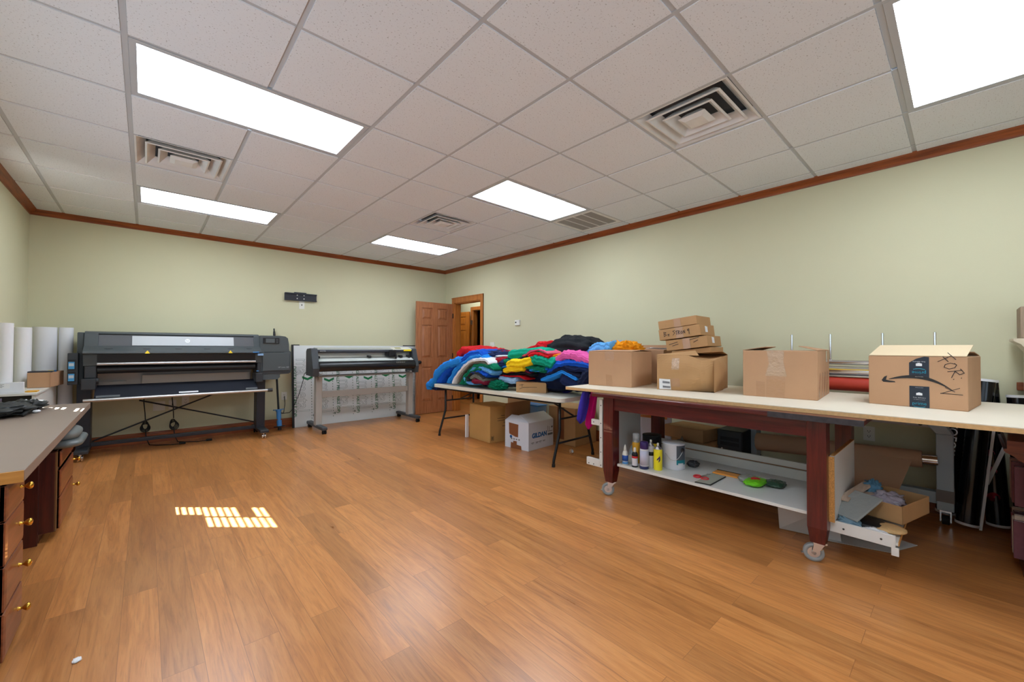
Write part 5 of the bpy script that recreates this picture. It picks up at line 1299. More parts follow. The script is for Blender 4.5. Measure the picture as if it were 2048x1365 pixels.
# cartons under the folding table
ub, wu = carton('cardboard_box', (3.242, 4.445, 0), (3.222, 3.985, 0), 0.452, 0.40, 'tall closed kraft box under the folding table', m=mat('kraft tan', rgb(196, 150, 88), 0.8, var=0.05, vscale=4), flaps=(('f', 1, .1, 0, 0),))
pr = MB()
for q in range(6):
    F_ = rface(ub, wu, 0.12, 0.33-q*0.03 if q < 3 else 0.24-(q-3)*0.045)
    a0, a1 = ((0.06, 0.2), (0.0, 0.2), (0.0, 0.2), (0.1, .2), (.08, .2), (.12, .2))[q]
    x = a0
    while x < a1: pr.box(x, x+0.014, -0.004, 0.004, 0, 0.0005, M=F_); x += 0.02
F_ = rface(ub, wu, 0.02, 0.03); pr.box(0, .04, 0, .004, 0, .0005, M=F_).box(0, .004, 0, .06, 0, .0005, M=F_).box(.036, .04, 0, .06, 0, .0005, M=F_).box(.008, .016, .01, .05, 0, .0005, M=F_).box(.022, .03, .01, .05, 0, .0005, M=F_)
pr.build('printed_marks', M_ink, ub)
o = MB().hexa([(3.20, 4.49, 0.0), (3.20, 4.462, 0.0), (3.24, 4.462, 0), (3.24, 4.49, 0), (3.20, 4.49, .30), (3.20, 4.462, .30), (3.24, 4.462, .30), (3.24, 4.49, .30)]).build('white_box_edge', M_paper, None, bevel=0.002)
o.name = 'narrow_white_box'; tag(o, 'narrow white box standing against the left of the tall kraft box', 'box')
gb, wg = carton('cardboard_box', (3.274, 3.757, 0), (3.306, 3.38, 0), 0.322, 0.47, 'white shirt carton with blue lettering under the folding table', m=mat('white carton board', rgb(214, 218, 228), 0.7), top=False, flaps=(('r', 28, .17, .0, .0), ('f', 22, .13, .19, .0), ('l', 88, .20, 0, 0, M_cardin)))
M_gblue = mat('blue print', rgb(24, 96, 160), 0.6); M_brownt = mat('brown paper tape', rgb(134, 80, 46), 0.6)
strip(gb, 'brown_tape', M_brownt, front(gb, 0, 0), [(0.075, 0.165), (0.175, 0.14), (0.215, 0.14), (0.22, 0.29), (0.065, 0.30), (0.07, 0.18)])['label'] = 'torn brown tape'
strip(gb, 'brown_tape', M_brownt, front(gb, 0, 0), [(0.095, 0.0), (0.27, 0.0), (0.265, 0.045), (0.195, 0.05), (0.195, 0.09), (0.14, 0.09), (0.135, 0.065), (0.10, 0.07)])['label'] = 'torn brown tape'
pr = MB(); text(pr, 'GILDAN', 0.075, WM[gb] @ Vector((wg+0.001, 0.20, 0.165)), WM[gb].to_3x3() @ Vector((0, 1, 0)), (0, 0, 1), bold=0.0035)
pr.build('blue_lettering', M_gblue, gb)['label'] = 'blue GILDAN lettering'
MB().lathe([(0.019, 0), (0.019, 0.0008)], n=18, M=front(gb, 0.10, 0.135)).build('blue_emblem', M_gblue, gb)['label'] = 'small round blue emblem'
pr = MB()
for x in (0.05, 0.13, 0.19, 0.26): F_ = rface(gb, wg, x, 0.085); pr.box(0, .05, 0, .006, 0, .0005, M=F_).box(0.005, .04, -.01, -.006, 0, .0005, M=F_)
for x in (0.10, 0.14, 0.18, 0.22): F_ = front(gb, x, 0.105); pr.box(0, .022, 0, .014, 0, .0005, M=F_)
F_ = rface(gb, wg, 0.355, 0.18); pr.box(0, .10, 0, .006, 0, .0005, M=F_).box(0, .006, -.0, .07, 0, .0005, M=F_).box(.03, .036, .0, .06, 0, .0005, M=F_).box(.07, .1, .04, .06, 0, .0005, M=F_).box(0.0, 0.1, -.045, -.02, 0, .0005, M=F_)
pr.build('grey_print', M_mark, gb)
fb = MB(); fb.M = WM[gb]; fb.box(0.004, 0.0065, 0.03, 0.46, 0.325, 0.50)
ob, wo_ = carton('cardboard_box', (3.885, 3.60, 0), (3.885, 3.16, 0), 0.46, 0.42, 'brown box in shadow behind the white shirt carton by the wall', m=M_card2)
strip(ob, 'brown_tape', M_brownt, front(ob, 0, 0), [(0.15, 0.06), (0.26, 0.06), (0.26, .46), (0.15, .46)])
rb, wr_ = carton('cardboard_box', (3.97, 4.50, 0), (3.97, 4.02, 0), 0.62, 0.33, 'tallest brown box at the wall under the folding table', m=M_card2)
t = thing('blue_tub', (3.86, 3.86, 0), 'pale blue plastic tub between the boxes under the folding table', 'tub')
MB().prism([(3.80, 0), (3.93, 0), (3.95, 0.44), (3.78, 0.44)], 'y', 3.70, 3.98).build('body', mat('pale blue plastic', rgb(130, 166, 206), 0.4), t, bevel=0.01)
MB().box(3.77, 3.955, 3.69, 3.99, 0.44, 0.455).build('rim', M_blue, t, bevel=0.004)
t = thing('tape_roll', (3.50, 2.90, 0), 'small roll of clear tape lying on the floor by the folding table leg', 'tape roll')
mm = Matrix.Translation((3.62, 3.0, 0.024)) @ Matrix.Rotation(1.2, 4, 'X')
MB().lathe([(0.017, -0.012), (0.028, -0.012), (0.028, 0.012), (0.017, 0.012), (0.017, -0.012)], n=20, M=mm).build('tape', M_tape, t)
MB().lathe([(0.0155, -0.0125), (0.0175, -0.0125), (0.0175, 0.0125), (0.0155, 0.0125), (0.0155, -0.0125)], n=20, M=mm).build('core', M_paper, t)
# ------------------------------------------------------------------ wheeled maroon work table
wt = thing('work_table', (3.2, 1.25, 0), 'long maroon wooden work table on casters with a low white shelf', 'table')
# new cream board laid on top, slightly askew
M_ = Matrix.Translation((2.765, 2.36, 0)) @ Matrix.Rotation(0.030, 4, 'Z')
board = thing('board_top', (2.765, 2.36, 0.836), 'long cream laminate board lying on the maroon work table', 'board', rz=0.030)
m = MB(); m.M = M_; m.box(0.0, 1.22, -2.78, 0, 0.858, 0.862); m.build('laminate_face', M_sheet, board)
m = MB(); m.M = M_; m.box(0.0, 1.22, -2.78, 0, 0.836, 0.858); m.build('board_core', M_ply, board)
# old table top, frame, legs
o = MB().hexa([(2.735, .345, .805), (3.72, .345, .805), (3.72, 2.06, .805), (2.735, 2.06, .805), (2.735, .345, .835), (3.72, .345, .835), (3.72, 2.06, .835), (2.735, 2.06, .835)]).build('tabletop', M_maroony, wt, bevel=0.006)
MB().box(2.732, 2.74, .345, .78, .803, .8345).build('worn_edge', mat('worn dark edge', rgb(58, 56, 60), 0.5, var=0.3, vscale=30), wt)
MB().box(2.815, 2.84, .60, 1.90, .70, .805).build('apron', M_maroony, wt, bevel=0.003)
MB().box(3.61, 3.635, .60, 1.90, .70, .805).build('apron', M_maroony, wt, bevel=0.003)
MB().box(2.89, 3.56, 1.915, 1.94, .70, .805).build('apron', M_maroon, wt, bevel=0.003)
MB().box(2.89, 3.56, .555, .58, .74, .805).build('apron', M_maroon, wt, bevel=0.003)
def caster(x, y, name='caster', r=0.05, ang=0.5):
    t = MB(); A = Matrix.Translation((x, y, 0)) @ Matrix.Rotation(ang, 4, 'Z')
    t.M = A
    t.lathe([(r*0.62, -0.013), (r*0.98, -0.013), (r, -0.008), (r, 0.008), (r*0.98, 0.013), (r*0.62, 0.013), (r*0.62, -0.013)], n=28, M=frame((-0.025, 0, r), (1, 0, 0), (0, 0, 1)))
    o = t.build(name, mat('grey caster tyre', rgb(150, 152, 150), 0.45), wt)
    f = MB(); f.M = A
    f.cyl((-0.025, -0.02, r), (-0.025, 0.02, r), 0.010).cyl((-0.025, -0.008, r), (-0.025, 0.008, r), r*0.62)
    for s in (-1, 1): f.hexa([(-0.035, s*.016, r-.01), (-0.015, s*.016, r-.01), (-0.015, s*.020, r-.01), (-0.035, s*.020, r-.01), (-.025, s*.016, 2*r+.012), (.03, s*.016, 2*r+.012), (.03, s*.020, 2*r+.012), (-.025, s*.020, 2*r+.012)])
    f.box(-0.03, 0.035, -0.022, 0.022, 2*r+0.004, 2*r+0.014).cyl((0.0, 0, 2*r-.03), (0.0, 0, 2*r+.01), .02)
    f.box(-0.085, -0.06, -0.012, 0.012, r*0.7, r*0.8)
    f.build('caster_fork', M_chrome, o)
for x0, y0 in ((2.80, 1.895), (2.80, .513), (3.56, 1.895), (3.56, .513)):
    t = MB(); a = 0.092
    p = []
    for z, ins in ((0.112, 0.012), (0.20, 0.0), (0.28, 0.0), (0.806, 0.0)): p.append([(x0+ins, y0+ins, z), (x0+a-ins, y0+ins, z), (x0+a-ins, y0+a-ins, z), (x0+ins, y0+a-ins, z)])
    for A, B in zip(p[:-1], p[1:]): t.add(A+B, [(0, 1, 5, 4), (1, 2, 6, 5), (2, 3, 7, 6), (3, 0, 4, 7)])
    t.add(p[0], [(3, 2, 1, 0)]); t.add(p[-1], [(0, 1, 2, 3)])
    t.build('leg', M_maroon, wt, bevel=0.004)
    caster(x0+a/2, y0+a/2, ang=-1.2 if y0 < 1 else -0.95)
# white shelf with back rail, end panel, side shelf and perforated bracket
SZ = 0.268
MB().box(2.845, 3.475, .535, 1.885, SZ-.02, SZ).build('lower_shelf', M_white, wt, bevel=0.002)
sr = MB().box(3.475, 3.493, .535, 1.885, SZ-.02, .335).build('shelf_back', M_white, wt, bevel=0.002)
MB().box(3.497, 3.512, .535, 1.885, SZ, .385).build('rear_strip', M_white, wt, bevel=0.002)
MB().box(3.493, 3.497, .535, 1.885, .33, .34).build('brown_gap', M_cardin, wt)
MB().box(2.86, 3.50, .492, .508, SZ-.03, .60).box(2.86, 3.50, .508, .511, SZ-.03, .60).build('end_panel', M_white, wt)
MB().box(2.852, 2.86, .488, .513, SZ-.03, .60).build('raw_edge', M_chip, wt)
MB().box(2.88, 3.50, .492, .511, .6, .603).build('raw_edge', M_chip, wt)
MB().box(2.90, 3.45, .235, .49, .185, .203).build('side_shelf', M_white, wt, bevel=0.002)
lp = MB().box(2.885, 2.90, .245, .515, .175, .238).box(2.885, 2.897, .232, .262, .135, .178).build('shelf_lip', M_white, wt, bevel=0.002)
for y in (.455, .30): MB().cyl((2.883, y, .205), (2.888, y, .205), .005, n=10).build('screw_hole', M_slot, lp)
MB().box(2.90, 3.45, .232, .236, .185, .204).build('raw_edge', M_chip, wt)
br = MB().box(2.85, 2.875, 2.03, 2.062, .20, .77).box(2.85, 2.875, 2.062, 2.195, .20, .262).box(2.85, 2.875, 2.062, 2.145, .548, .595).box(2.875, 3.45, 2.03, 2.05, .20, .77)
bro = br.build('perforated_bracket', M_white, wt, bevel=0.002)
for y, z in ((2.046, .72), (2.046, .57), (2.046, .45), (2.046, .33), (2.046, .22), (2.12, .572), (2.17, .215), (2.12, .215)):
    MB().cyl((2.848, y, z), (2.853, y, z), .0045, n=10).build('hole', M_slot, bro)
# white sheets hanging below the shelf
M_paperd = mat('grey white sheet', rgb(198, 196, 194), 0.7)
def sheet_(pts, label, th=0.002):
    m = MB().plate(pts, (1, 0, 0), th); tag(m.build('paper_sheet', M_paperd, None), label, 'paper')
sheet_([(3.14, .845, .247), (3.16, .835, .004), (3.23, .52, .004), (3.14, .53, .247)], 'white sheet hanging to the floor behind the front right table leg')
o = MB().plate([(3.17, .62, .003), (3.275, .30, .003), (3.52, .2, .003), (3.60, .50, .003)], (0, 0, 1), .002).build('paper_sheet', M_paperd, None); tag(o, 'white sheet lying on the floor under the side shelf of the work table', 'paper')

# ------------------------------------------------------------------ things on the low shelf
Z0 = SZ
def can(name, x, y, r, h, label, body, cap=None, shoulder=True, bands=(), cat='spray can', clearcap=False, nozzle=False):
    t = thing(name, (x, y, Z0), label, cat); o = (x, y, Z0)
    MB().lathe([(r*.96, 0), (r, .004), (r, h), (r*.97, h+.003)], o).build('can_body', body, t)
    for z0, z1, mm in bands: MB().lathe([(r+.0006, z0), (r+.0006, z1)], o).build('label_band', mm, t)
    if cap is not None:
        MB().lathe([(r*.93, h), (r*.97, h+.005), (r*.95, h+.052), (r*.86, h+.058), (0.001, h+.058)], o).build('cap', cap, t)
    elif shoulder:
        MB().lathe([(r*.97, h), (r*.8, h+.012), (r*.45, h+.02), (r*.4, h+.028), (0.001, h+.028)], o).build('shoulder', M_alu, t)
    if nozzle: MB().lathe([(.007, h+.026), (.008, h+.045), (.006, h+.05), (0.001, h+.05)], o, 14).build('nozzle', M_plate, t)
    if clearcap: MB().lathe([(r*.95, h), (r*.95, h+.065), (r*.85, h+.075), (0.001, h+.075)], o).build('clear_cap', M_film, t)
    return t
M_canw = mat('white can', rgb(218, 218, 224), 0.3); M_cany = mat('yellow can', rgb(246, 228, 40), 0.3); M_purp = mat('purple cap', rgb(58, 36, 98), 0.35)
M_canbl = mat('navy print', rgb(40, 46, 92), 0.4); M_redp = mat('red print', rgb(206, 40, 44), 0.5)
# glue bottle
t = thing('glue_bottle', (2.88, 1.832, Z0), 'small white bottle with a blue label, leftmost on the low shelf', 'bottle'); o = (2.88, 1.832, Z0)
MB().lathe([(.021, 0), (.023, .005), (.023, .085), (.017, .105), (.012, .112)], o).build('bottle_body', M_plate, t)
MB().lathe([(.0236, .03), (.0236, .075)], o).build('label_band', mat('blue label', rgb(40, 84, 168), 0.4), t)
MB().lathe([(.0236, .006), (.0236, .026)], o).build('label_band', mat('light blue label', rgb(86, 150, 210), 0.4), t)
MB().lathe([(.013, .110), (.011, .128), (.005, .152), (.002, .158)], o, 16).build('nozzle', M_plate, t)
can('spray_can', 2.99, 1.80, .030, .165, 'orange topped spray can with a clear cap at the back of the shelf', mat('orange can', rgb(232, 170, 50), 0.3), clearcap=True, nozzle=True)
t = thing('plastic_jug', (3.02, 1.85, Z0), 'pale translucent plastic jug lying behind the small bottles', 'jug')
MB().cyl((2.93, 1.805, Z0+.042), (3.06, 1.86, Z0+.10), .038, .03).build('jug_body', mat('pale blue grey plastic', rgb(172, 194, 206), 0.3), t)
MB().cyl((3.055, 1.858, Z0+.098), (3.075, 1.866, Z0+.106), .033).build('rim', mat('tan rim', rgb(206, 170, 130), 0.5), t)
MB().cyl((2.925, 1.803, Z0+.040), (2.931, 1.806, Z0+.043), .039).build('base', M_plate, t)
t = thing('spray_bottle', (2.88, 1.745, Z0), 'small white bottle with black shoulder and red label', 'bottle'); o = (2.88, 1.745, Z0)
MB().lathe([(.021, 0), (.0225, .004), (.0225, .10), (.018, .108)], o).build('bottle_body', M_canw, t)
MB().lathe([(.023, .085), (.023, .10), (.018, .112), (.016, .116)], o).build('black_shoulder', M_black, t)
MB().lathe([(.0231, .07), (.0231, .085)], o).build('label_band', M_redp, t)
MB().lathe([(.0231, 0.0), (.0231, .012)], o).build('base_band', M_black, t)
MB().lathe([(.012, .114), (.010, .14), (.008, .150), (.001, .152)], o, 14).build('spout', M_plate, t)
can('spray_can', 2.895, 1.672, .033, .150, 'white spray can with a dark purple cap', M_canw, cap=M_purp, bands=((.0, .022, M_canbl), (.03, .14, mat('lilac print', rgb(196, 198, 220), 0.35))))
can('spray_can', 2.965, 1.655, .027, .165, 'white spray can with a small black label, between the purple capped and yellow ones', M_canw, nozzle=True, bands=((.095, .125, M_black),))
can('spray_can', 2.945, 1.585, .032, .155, 'bright yellow spray can with a dark motif', M_cany, nozzle=True)
m = MB()
for a0, a1, z0, z1 in ((-2.9, -2.2, .075, .085), (-2.5, -2.1, .06, .078)):
    n = 8; pts = [(a0+(a1-a0)*i/n) for i in range(n+1)]
    v = [(2.945+.0327*math.cos(a), 1.585+.0327*math.sin(a), Z0+z0+.02*i/n) for i, a in enumerate(pts)]+[(2.945+.0327*math.cos(a), 1.585+.0327*math.sin(a), Z0+z1+.03*i/n) for i, a in enumerate(pts)]
    m.add(v, [(i, i+1, n+2+i, n+1+i) for i in range(n)])
mo_ = m.build('dark_motif', M_purp, [q for q in bpy.data.objects if q.get('label', '').startswith('bright yellow spray')][0])
# cans of paint
def paintcan(x, y, r, h, label, body, lab):
    t = thing('paint_can', (x, y, Z0), label, 'paint can'); o = (x, y, Z0)
    MB().lathe([(r*.99, 0), (r, .004), (r, h-.006), (r*1.02, h-.004), (r*1.02, h), (r*.98, h+.002)], o, 36).build('can_body', body, t)
    MB().lathe([(r*.99, h), (r*.93, h+.001), (r*.92, h-.004), (r*.85, h-.004), (r*.84, h), (.001, h)], o, 36).build('lid', M_alu, t)
    if lab:
        for a0, a1, z0, z1, mm in lab:
            n = 14; v = []
            for i in range(n+1):
                a = a0+(a1-a0)*i/n
                for z in (z0, z1): v.append((x+(r+.0008)*math.cos(a), y+(r+.0008)*math.sin(a), Z0+z))
            MB().add(v, [(2*i, 2*i+2, 2*i+3, 2*i+1) for i in range(n)], True).build('paper_label', mm, t)
    return t
pc = paintcan(3.10, 1.535, .083, .195, 'large white paint can with grey label and wire handle', mat('white paint can', rgb(222, 222, 228), 0.3),
         [(-2.45, -1.45, .075, .185, mat('slate label', rgb(82, 88, 96), 0.4)), (-2.45, -1.45, .04, .075, mat('teal label', rgb(24, 128, 140), 0.4)), (-2.3, -1.75, .015, .052, M_paper)])
pts = []
for i in range(13):
    a = -3.4+1.55*i/12; pts.append((3.10+.09*math.cos(a), 1.535+.09*math.sin(a), Z0+.15-.06*math.sin(PI*i/12)-.03*(1-i/12)))
MB().tube(pts, .0018).build('wire_handle', M_alu, pc)
MB().lathe([(.018, 0), (.014, .006), (.001, .007)], n=16, M=frame((3.10+.083*math.cos(-1.85), 1.535+.083*math.sin(-1.85), Z0+.15), (-math.sin(-1.85), math.cos(-1.85), 0), (0, 0, 1))).build('handle_boss', M_slot, pc)
pc2 = paintcan(3.17, 1.76, .075, .21, 'black paint can with a yellow patch, behind the spray cans', M_blackp, [(-2.6, -2.1, .10, .15, M_yel)])
o = cloth_lump(MB(), (3.215, 1.435, Z0), .035, .042, .05, 31, .3).build('tape_ball', mat('crumpled dark tape', rgb(62, 62, 64), 0.3, bump=.6, bscale=60), None); tag(o, 'crumpled ball of dark tape on the low shelf right of the paint can', 'tape ball')
# scissors
t = thing('scissors', (2.97, 1.28, Z0), 'red handled scissors on the low shelf', 'scissors')
for s in (-1, 1):
    c = [(2.985+.03*math.cos(a)*.9+s*.008, 1.275+s*.030+.022*math.sin(a), Z0+.006) for a in [2*PI*i/20 for i in range(20)]]
    MB().tube(c, .006, closed=True).build('handle', mat('red scissor plastic', rgb(220, 52, 60), 0.4), t)
    MB().hexa([(3.01, 1.27+s*.012, Z0+.002), (3.012, 1.28+s*.012, Z0+.002), (3.13, 1.278-s*.010, Z0+.002), (3.13, 1.276-s*.010, Z0+.002), (3.01, 1.27+s*.012, Z0+.008), (3.012, 1.28+s*.012, Z0+.008), (3.13, 1.278-s*.010, Z0+.005), (3.13, 1.276-s*.010, Z0+.005)]).build('blade', M_alu, t)
t = thing('cutting_mat', (3.01, 1.215, Z0), 'thin grey square plate with dark edges lying on the low shelf', 'plate')
MB().hexa([(2.862, 1.262, Z0+.001), (2.875, 1.168, Z0+.001), (3.14, 1.168, Z0+.001), (3.15, 1.262, Z0+.001), (2.862, 1.262, Z0+.006), (2.875, 1.168, Z0+.006), (3.14, 1.168, Z0+.006), (3.15, 1.262, Z0+.006)]).build('plate', mat('pale green glass', rgb(176, 180, 168), 0.2), t)
MB().hexa([(2.856, 1.264, Z0+.0005), (2.87, 1.163, Z0+.0005), (2.876, 1.168, Z0+.0005), (2.863, 1.262, Z0+.0005), (2.856, 1.264, Z0+.0065), (2.87, 1.163, Z0+.0065), (2.876, 1.168, Z0+.0065), (2.863, 1.262, Z0+.0065)]).hexa([(2.87, 1.163, Z0+.0005), (3.14, 1.163, Z0+.0005), (3.14, 1.168, Z0+.0005), (2.87, 1.168, Z0+.0005), (2.87, 1.163, Z0+.0065), (3.14, 1.163, Z0+.0065), (3.14, 1.168, Z0+.0065), (2.87, 1.168, Z0+.0065)]).build('dark_edge', M_slot, t)
t = thing('squeegee', (3.18, 1.18, Z0), 'orange flat squeegee blade beside the grey plate', 'squeegee')
MB().hexa([(3.165, 1.268, Z0+.001), (3.17, 1.09, Z0+.001), (3.255, 1.09, Z0+.001), (3.25, 1.268, Z0+.001), (3.165, 1.268, Z0+.011), (3.17, 1.09, Z0+.011), (3.255, 1.09, Z0+.011), (3.25, 1.268, Z0+.011)]).build('blade', mat('orange plastic', rgb(238, 156, 62), 0.4), t, bevel=.002)
MB().box(3.25, 3.262, 1.09, 1.268, Z0+.001, Z0+.013).build('dark_edge', M_slot, t)
t = thing('snack_bag', (3.15, .95, Z0), 'crumpled clear and bright green plastic packet on the low shelf', 'packet')
cloth_lump(MB(), (3.16, 1.02, Z0), .07, .06, .045, 41, .15).build('clear_part', mat('cloudy plastic', rgb(150, 150, 140), .15, spec=.8, bump=.5, bscale=50), t)
cloth_lump(MB(), (3.12, .965, Z0), .095, .06, .045, 42, .12).build('green_part', mat('lime packet', rgb(120, 214, 40), .25, bump=.3, bscale=60), t)
cloth_lump(MB(), (3.12, .965, Z0+.022), .04, .03, .028, 43, .08).build('red_print', M_redp, t)
cloth_lump(MB(), (3.20, .87, Z0), .08, .06, .035, 44, .15).build('dark_part', mat('dark green plastic', rgb(58, 84, 66), .2, bump=.5, bscale=50), t)

# ------------------------------------------------------------------ side shelf clutter
ZS = .204
t = thing('scrap_box', (3.25, .32, ZS), 'small open carton of plastic scraps on the side shelf', 'cardboard box', rz=-0.25)
m = MB(); m.M = WM[t]; W_, D_, H_ = .36, .24, .10
m.box(-.12, W_-.12, -.12, -.115, .03, .03+H_).box(-.12, W_-.12, D_-.125, D_-.12, .03, .03+H_).box(-.12, -.115, -.12, D_-.12, .03, .03+H_).box(W_-.125, W_-.12, -.12, D_-.12, .03, .03+H_).box(-.12, W_-.12, -.12, D_-.12, .03, .036)
m.build('carton_body', M_card2, t, bevel=.002)
m = MB(); m.M = WM[t]; m.box(-.02, .05, -.05, .05, .0, .03); m.build('prop', M_cardin, t)
m = MB(); cloth_lump(m, (3.31, .32, ZS+.045), .13, .08, .09, 51, .3); tag(m.build('plastic_scrap', mat('lilac plastic wrap', rgb(168, 160, 172), .15, spec=.8, bump=.5, bscale=50), None), 'crumpled clear plastic wrap inside the small carton', 'plastic')
m = MB(); cloth_lump(m, (3.38, .39, ZS+.09), .06, .04, .09, 52, .4); tag(m.build('blue_rag', mat('blue rag', rgb(84, 128, 154), .7), None), 'crumpled blue plastic scrap sticking up from the small carton', 'scrap')
WD = wood('scrap wood', rgb(176, 150, 128), rgb(206, 184, 164), .6, 'x', 5)
for q, (x, y, z, L_, wd, rz, ry, lab) in enumerate(((3.22, .445, .335, .34, .055, -.25, -.14, 'longest pale wood slat leaning on the white end panel'), (3.26, .41, .315, .24, .045, -.4, .02, 'pale wood slat under the longest one'), (3.2, .42, .285, .26, .05, -.15, .04, 'lowest pale wood slat on the side shelf'), (3.33, .43, .30, .2, .04, -.6, -.08, 'short patterned wood slat behind the others'))):
    m = MB(); m.box(-L_/2, L_/2, -wd/2, wd/2, 0, .012, M=Matrix.Translation((x, y, z)) @ Matrix.Rotation(rz, 4, 'Z') @ Matrix.Rotation(ry, 4, 'Y')); tag(m.build('wood_slat', WD, None, bevel=.002), lab, 'wood slat')
m = MB(); m.box(-.11, .11, -.075, .075, 0, .012, M=Matrix.Translation((3.04, .42, .30)) @ Matrix.Rotation(-.5, 4, 'Z') @ Matrix.Rotation(-.5, 4, 'Y')); tag(m.build('plastic_pouch', mat('glossy pouch', rgb(150, 154, 152), .08, spec=.9, bump=.5, bscale=25), None, bevel=.004), 'glossy clear plastic pouch leaning on the end panel', 'pouch')
t = thing('black_disc', (3.02, .375, ZS), 'black round plastic disc on the side shelf', 'disc'); MB().lathe([(.075, 0), (.085, .008), (.085, .03), (.075, .034), (.001, .034)], (3.04, .375, ZS), 32).build('disc', M_blackp, t)
t = thing('wooden_disc', (3.05, .285, ZS), 'tan round wooden disc at the right of the side shelf', 'disc'); MB().lathe([(.06, 0), (.075, .006), (.075, .014), (.05, .02), (.02, .024), (.001, .024)], (3.03, .285, ZS+.012), 32).build('disc', M_ply, t); MB().lathe([(.03, 0), (.03, .012)], (3.03, .285, ZS), 16).build('foot', M_ply, t)
m = cloth_lump(MB(), (2.95, .44, ZS), .035, .05, .05, 55, .35); tag(m.build('blue_scrap', mat('blue grey scrap', rgb(110, 140, 156), .4), None), 'blue grey plastic scrap at the left corner of the side shelf', 'scrap')
m = cloth_lump(MB(), (2.935, .33, ZS), .03, .05, .03, 56, .35); tag(m.build('white_tissue', M_paper, None), 'crumpled white tissue at the front of the side shelf', 'tissue')

# ------------------------------------------------------------------ under and behind the table
t = thing('laminate_board', (3.95, 2.3, 0), 'bluish white board with an oak strip standing behind the left table leg', 'board')
MB().box(3.94, 3.96, 1.98, 2.62, 0, .66).build('board_sheet', mat('blue white laminate', rgb(188, 192, 206), .4), t, bevel=.002)
MB().plate([(3.938, 2.62, .46), (3.938, 2.62, .487), (3.938, 2.02, .505), (3.938, 2.02, .478)], (1, 0, 0), .004).build('oak_strip', M_casing, t)
for q, (zz, y0, y1, h, lab) in enumerate(((.02, 1.56, 1.95, .13, 'lowest of three tan cartons stacked under the work table'), (.20, 1.50, 1.93, .13, 'middle tan carton of the stack under the work table'), (.335, 1.60, 2.0, .115, 'topmost tan carton of the stack under the work table'))):
    carton('small_carton', (3.85, y1, zz if q else 0), (3.85-.03*q, y0, zz if q else 0), h+.02*(q == 0)+(.05 if q == 0 else 0), .30, lab, m=M_card2, group='tan cartons stacked under the work table')
t = [o for o in bpy.data.objects if o.get('label', '').startswith('middle tan carton')][0]
wr = MB(); F_ = front(t, .05, .04, -.0016)
for r_ in range(2):
    x = 0.0
    while x < .28-.05*r_: wr.box(x, x+.012, -.012+.05*(1-r_), .012+.05*(1-r_), 0, .0005, M=F_) if random.random() < .75 else None; x += .02
wr.build('faded_writing', mat('faded marker', rgb(150, 116, 80), .8), t)
m = cloth_lump(MB(), (3.72, 1.75, 0), .10, .17, .34, 61, .2); tag(m.build('plastic_bag', mat('grey plastic bag', rgb(120, 112, 104), .2, spec=.7, bump=.5, bscale=25), None), 'clear grey plastic bag slumped behind the paint can', 'plastic bag')
t = thing('computer_tower', (3.99, 1.39, 0), 'black desktop computer tower on the floor under the work table', 'computer')
MB().box(3.86, 4.12, 1.29, 1.505, 0.0, .475).build('case', M_blackp, t, bevel=.008)
MB().box(3.853, 3.862, 1.30, 1.495, .01, .465).build('front_bezel', M_hp2, t, bevel=.003)
for z in (.40, .355): MB().box(3.85, 3.855, 1.32, 1.475, z-.016, z+.016).build('drive_bay', M_black, t, bevel=.002)
MB().cyl((3.85, 1.46, .31), (3.855, 1.46, .31), .007).build('power_button', M_alu, t)

# roll laminator behind the table
lam = thing('roll_laminator', (4.14, .68, 0), 'blue grey framed roll laminator with chrome and red rollers behind the work table', 'laminator')
for y0, y1 in ((.052, .135), (1.245, 1.32)):
    L_ = MB()
    ys_ = (y0, y1)
    L_.hexa([(4.06, y0, .10), (4.18, y0, .10), (4.18, y1, .10), (4.06, y1, .10), (4.06, y0, .62), (4.18, y0, .62), (4.18, y1, .62), (4.06, y1, .62)])
    L_.hexa([(4.06, y0, .62), (4.18, y0, .62), (4.18, y1, .62), (4.06, y1, .62), (4.06, y0+(.05 if y0 < .5 else -.0), .70), (4.25, y0+(.05 if y0 < .5 else 0), .70), (4.25, y1+(.06 if y0 < .5 else 0), .70), (4.06, y1+(.06 if y0 < .5 else 0), .70)])
    L_.build('leg', M_blueg, lam, bevel=.004)
    MB().box(4.058, 4.182, y0-.002, y1+.002, .16, .24).build('grey_band', mat('dull grey band', rgb(122, 116, 112), .5), lam)
    c = MB(); yc = (y0+y1)/2
    c.cyl((4.10, yc-.018, .031), (4.10, yc+.018, .031), .030); co = c.build('caster', M_rubber, lam)
    MB().box(4.085, 4.115, yc-.028, yc-.021, .02, .10).box(4.085, 4.115, yc+.021, yc+.028, .02, .10).box(4.07, 4.13, yc-.028, yc+.028, .088, .10).build('caster_fork', M_chrome, co)
MB().box(4.08, 4.15, .135, 1.245, .135, .215).build('low_rail', M_blueg, lam, bevel=.004)
MB().box(4.07, 4.30, .12, 1.25, .655, .70).build('bed_rail', mat('pale grey casting', rgb(182, 178, 176), .4), lam, bevel=.006)
MB().cyl((4.062, .21, .678), (4.068, .21, .678), .012).build('dial', M_black, lam)
MB().box(4.10, 4.30, .05, .12, .70, 1.10).build('end_frame', M_blueg, lam, bevel=.004)
MB().box(4.10, 4.30, 1.25, 1.32, .70, 1.10).build('end_frame', M_blueg, lam, bevel=.004)
MB().cyl((4.155, .12, .925), (4.155, 1.25, .925), .055, n=32).build('red_roller', mat('red rubber roller', rgb(188, 62, 44), .4), lam)
MB().cyl((4.15, .12, 1.03), (4.15, 1.25, 1.03), .035, n=28).build('chrome_roller', M_chrome, lam)
MB().box(4.116, 4.118, .3, 1.1, 1.036, 1.044).build('yellow_ruler', M_yel, lam)
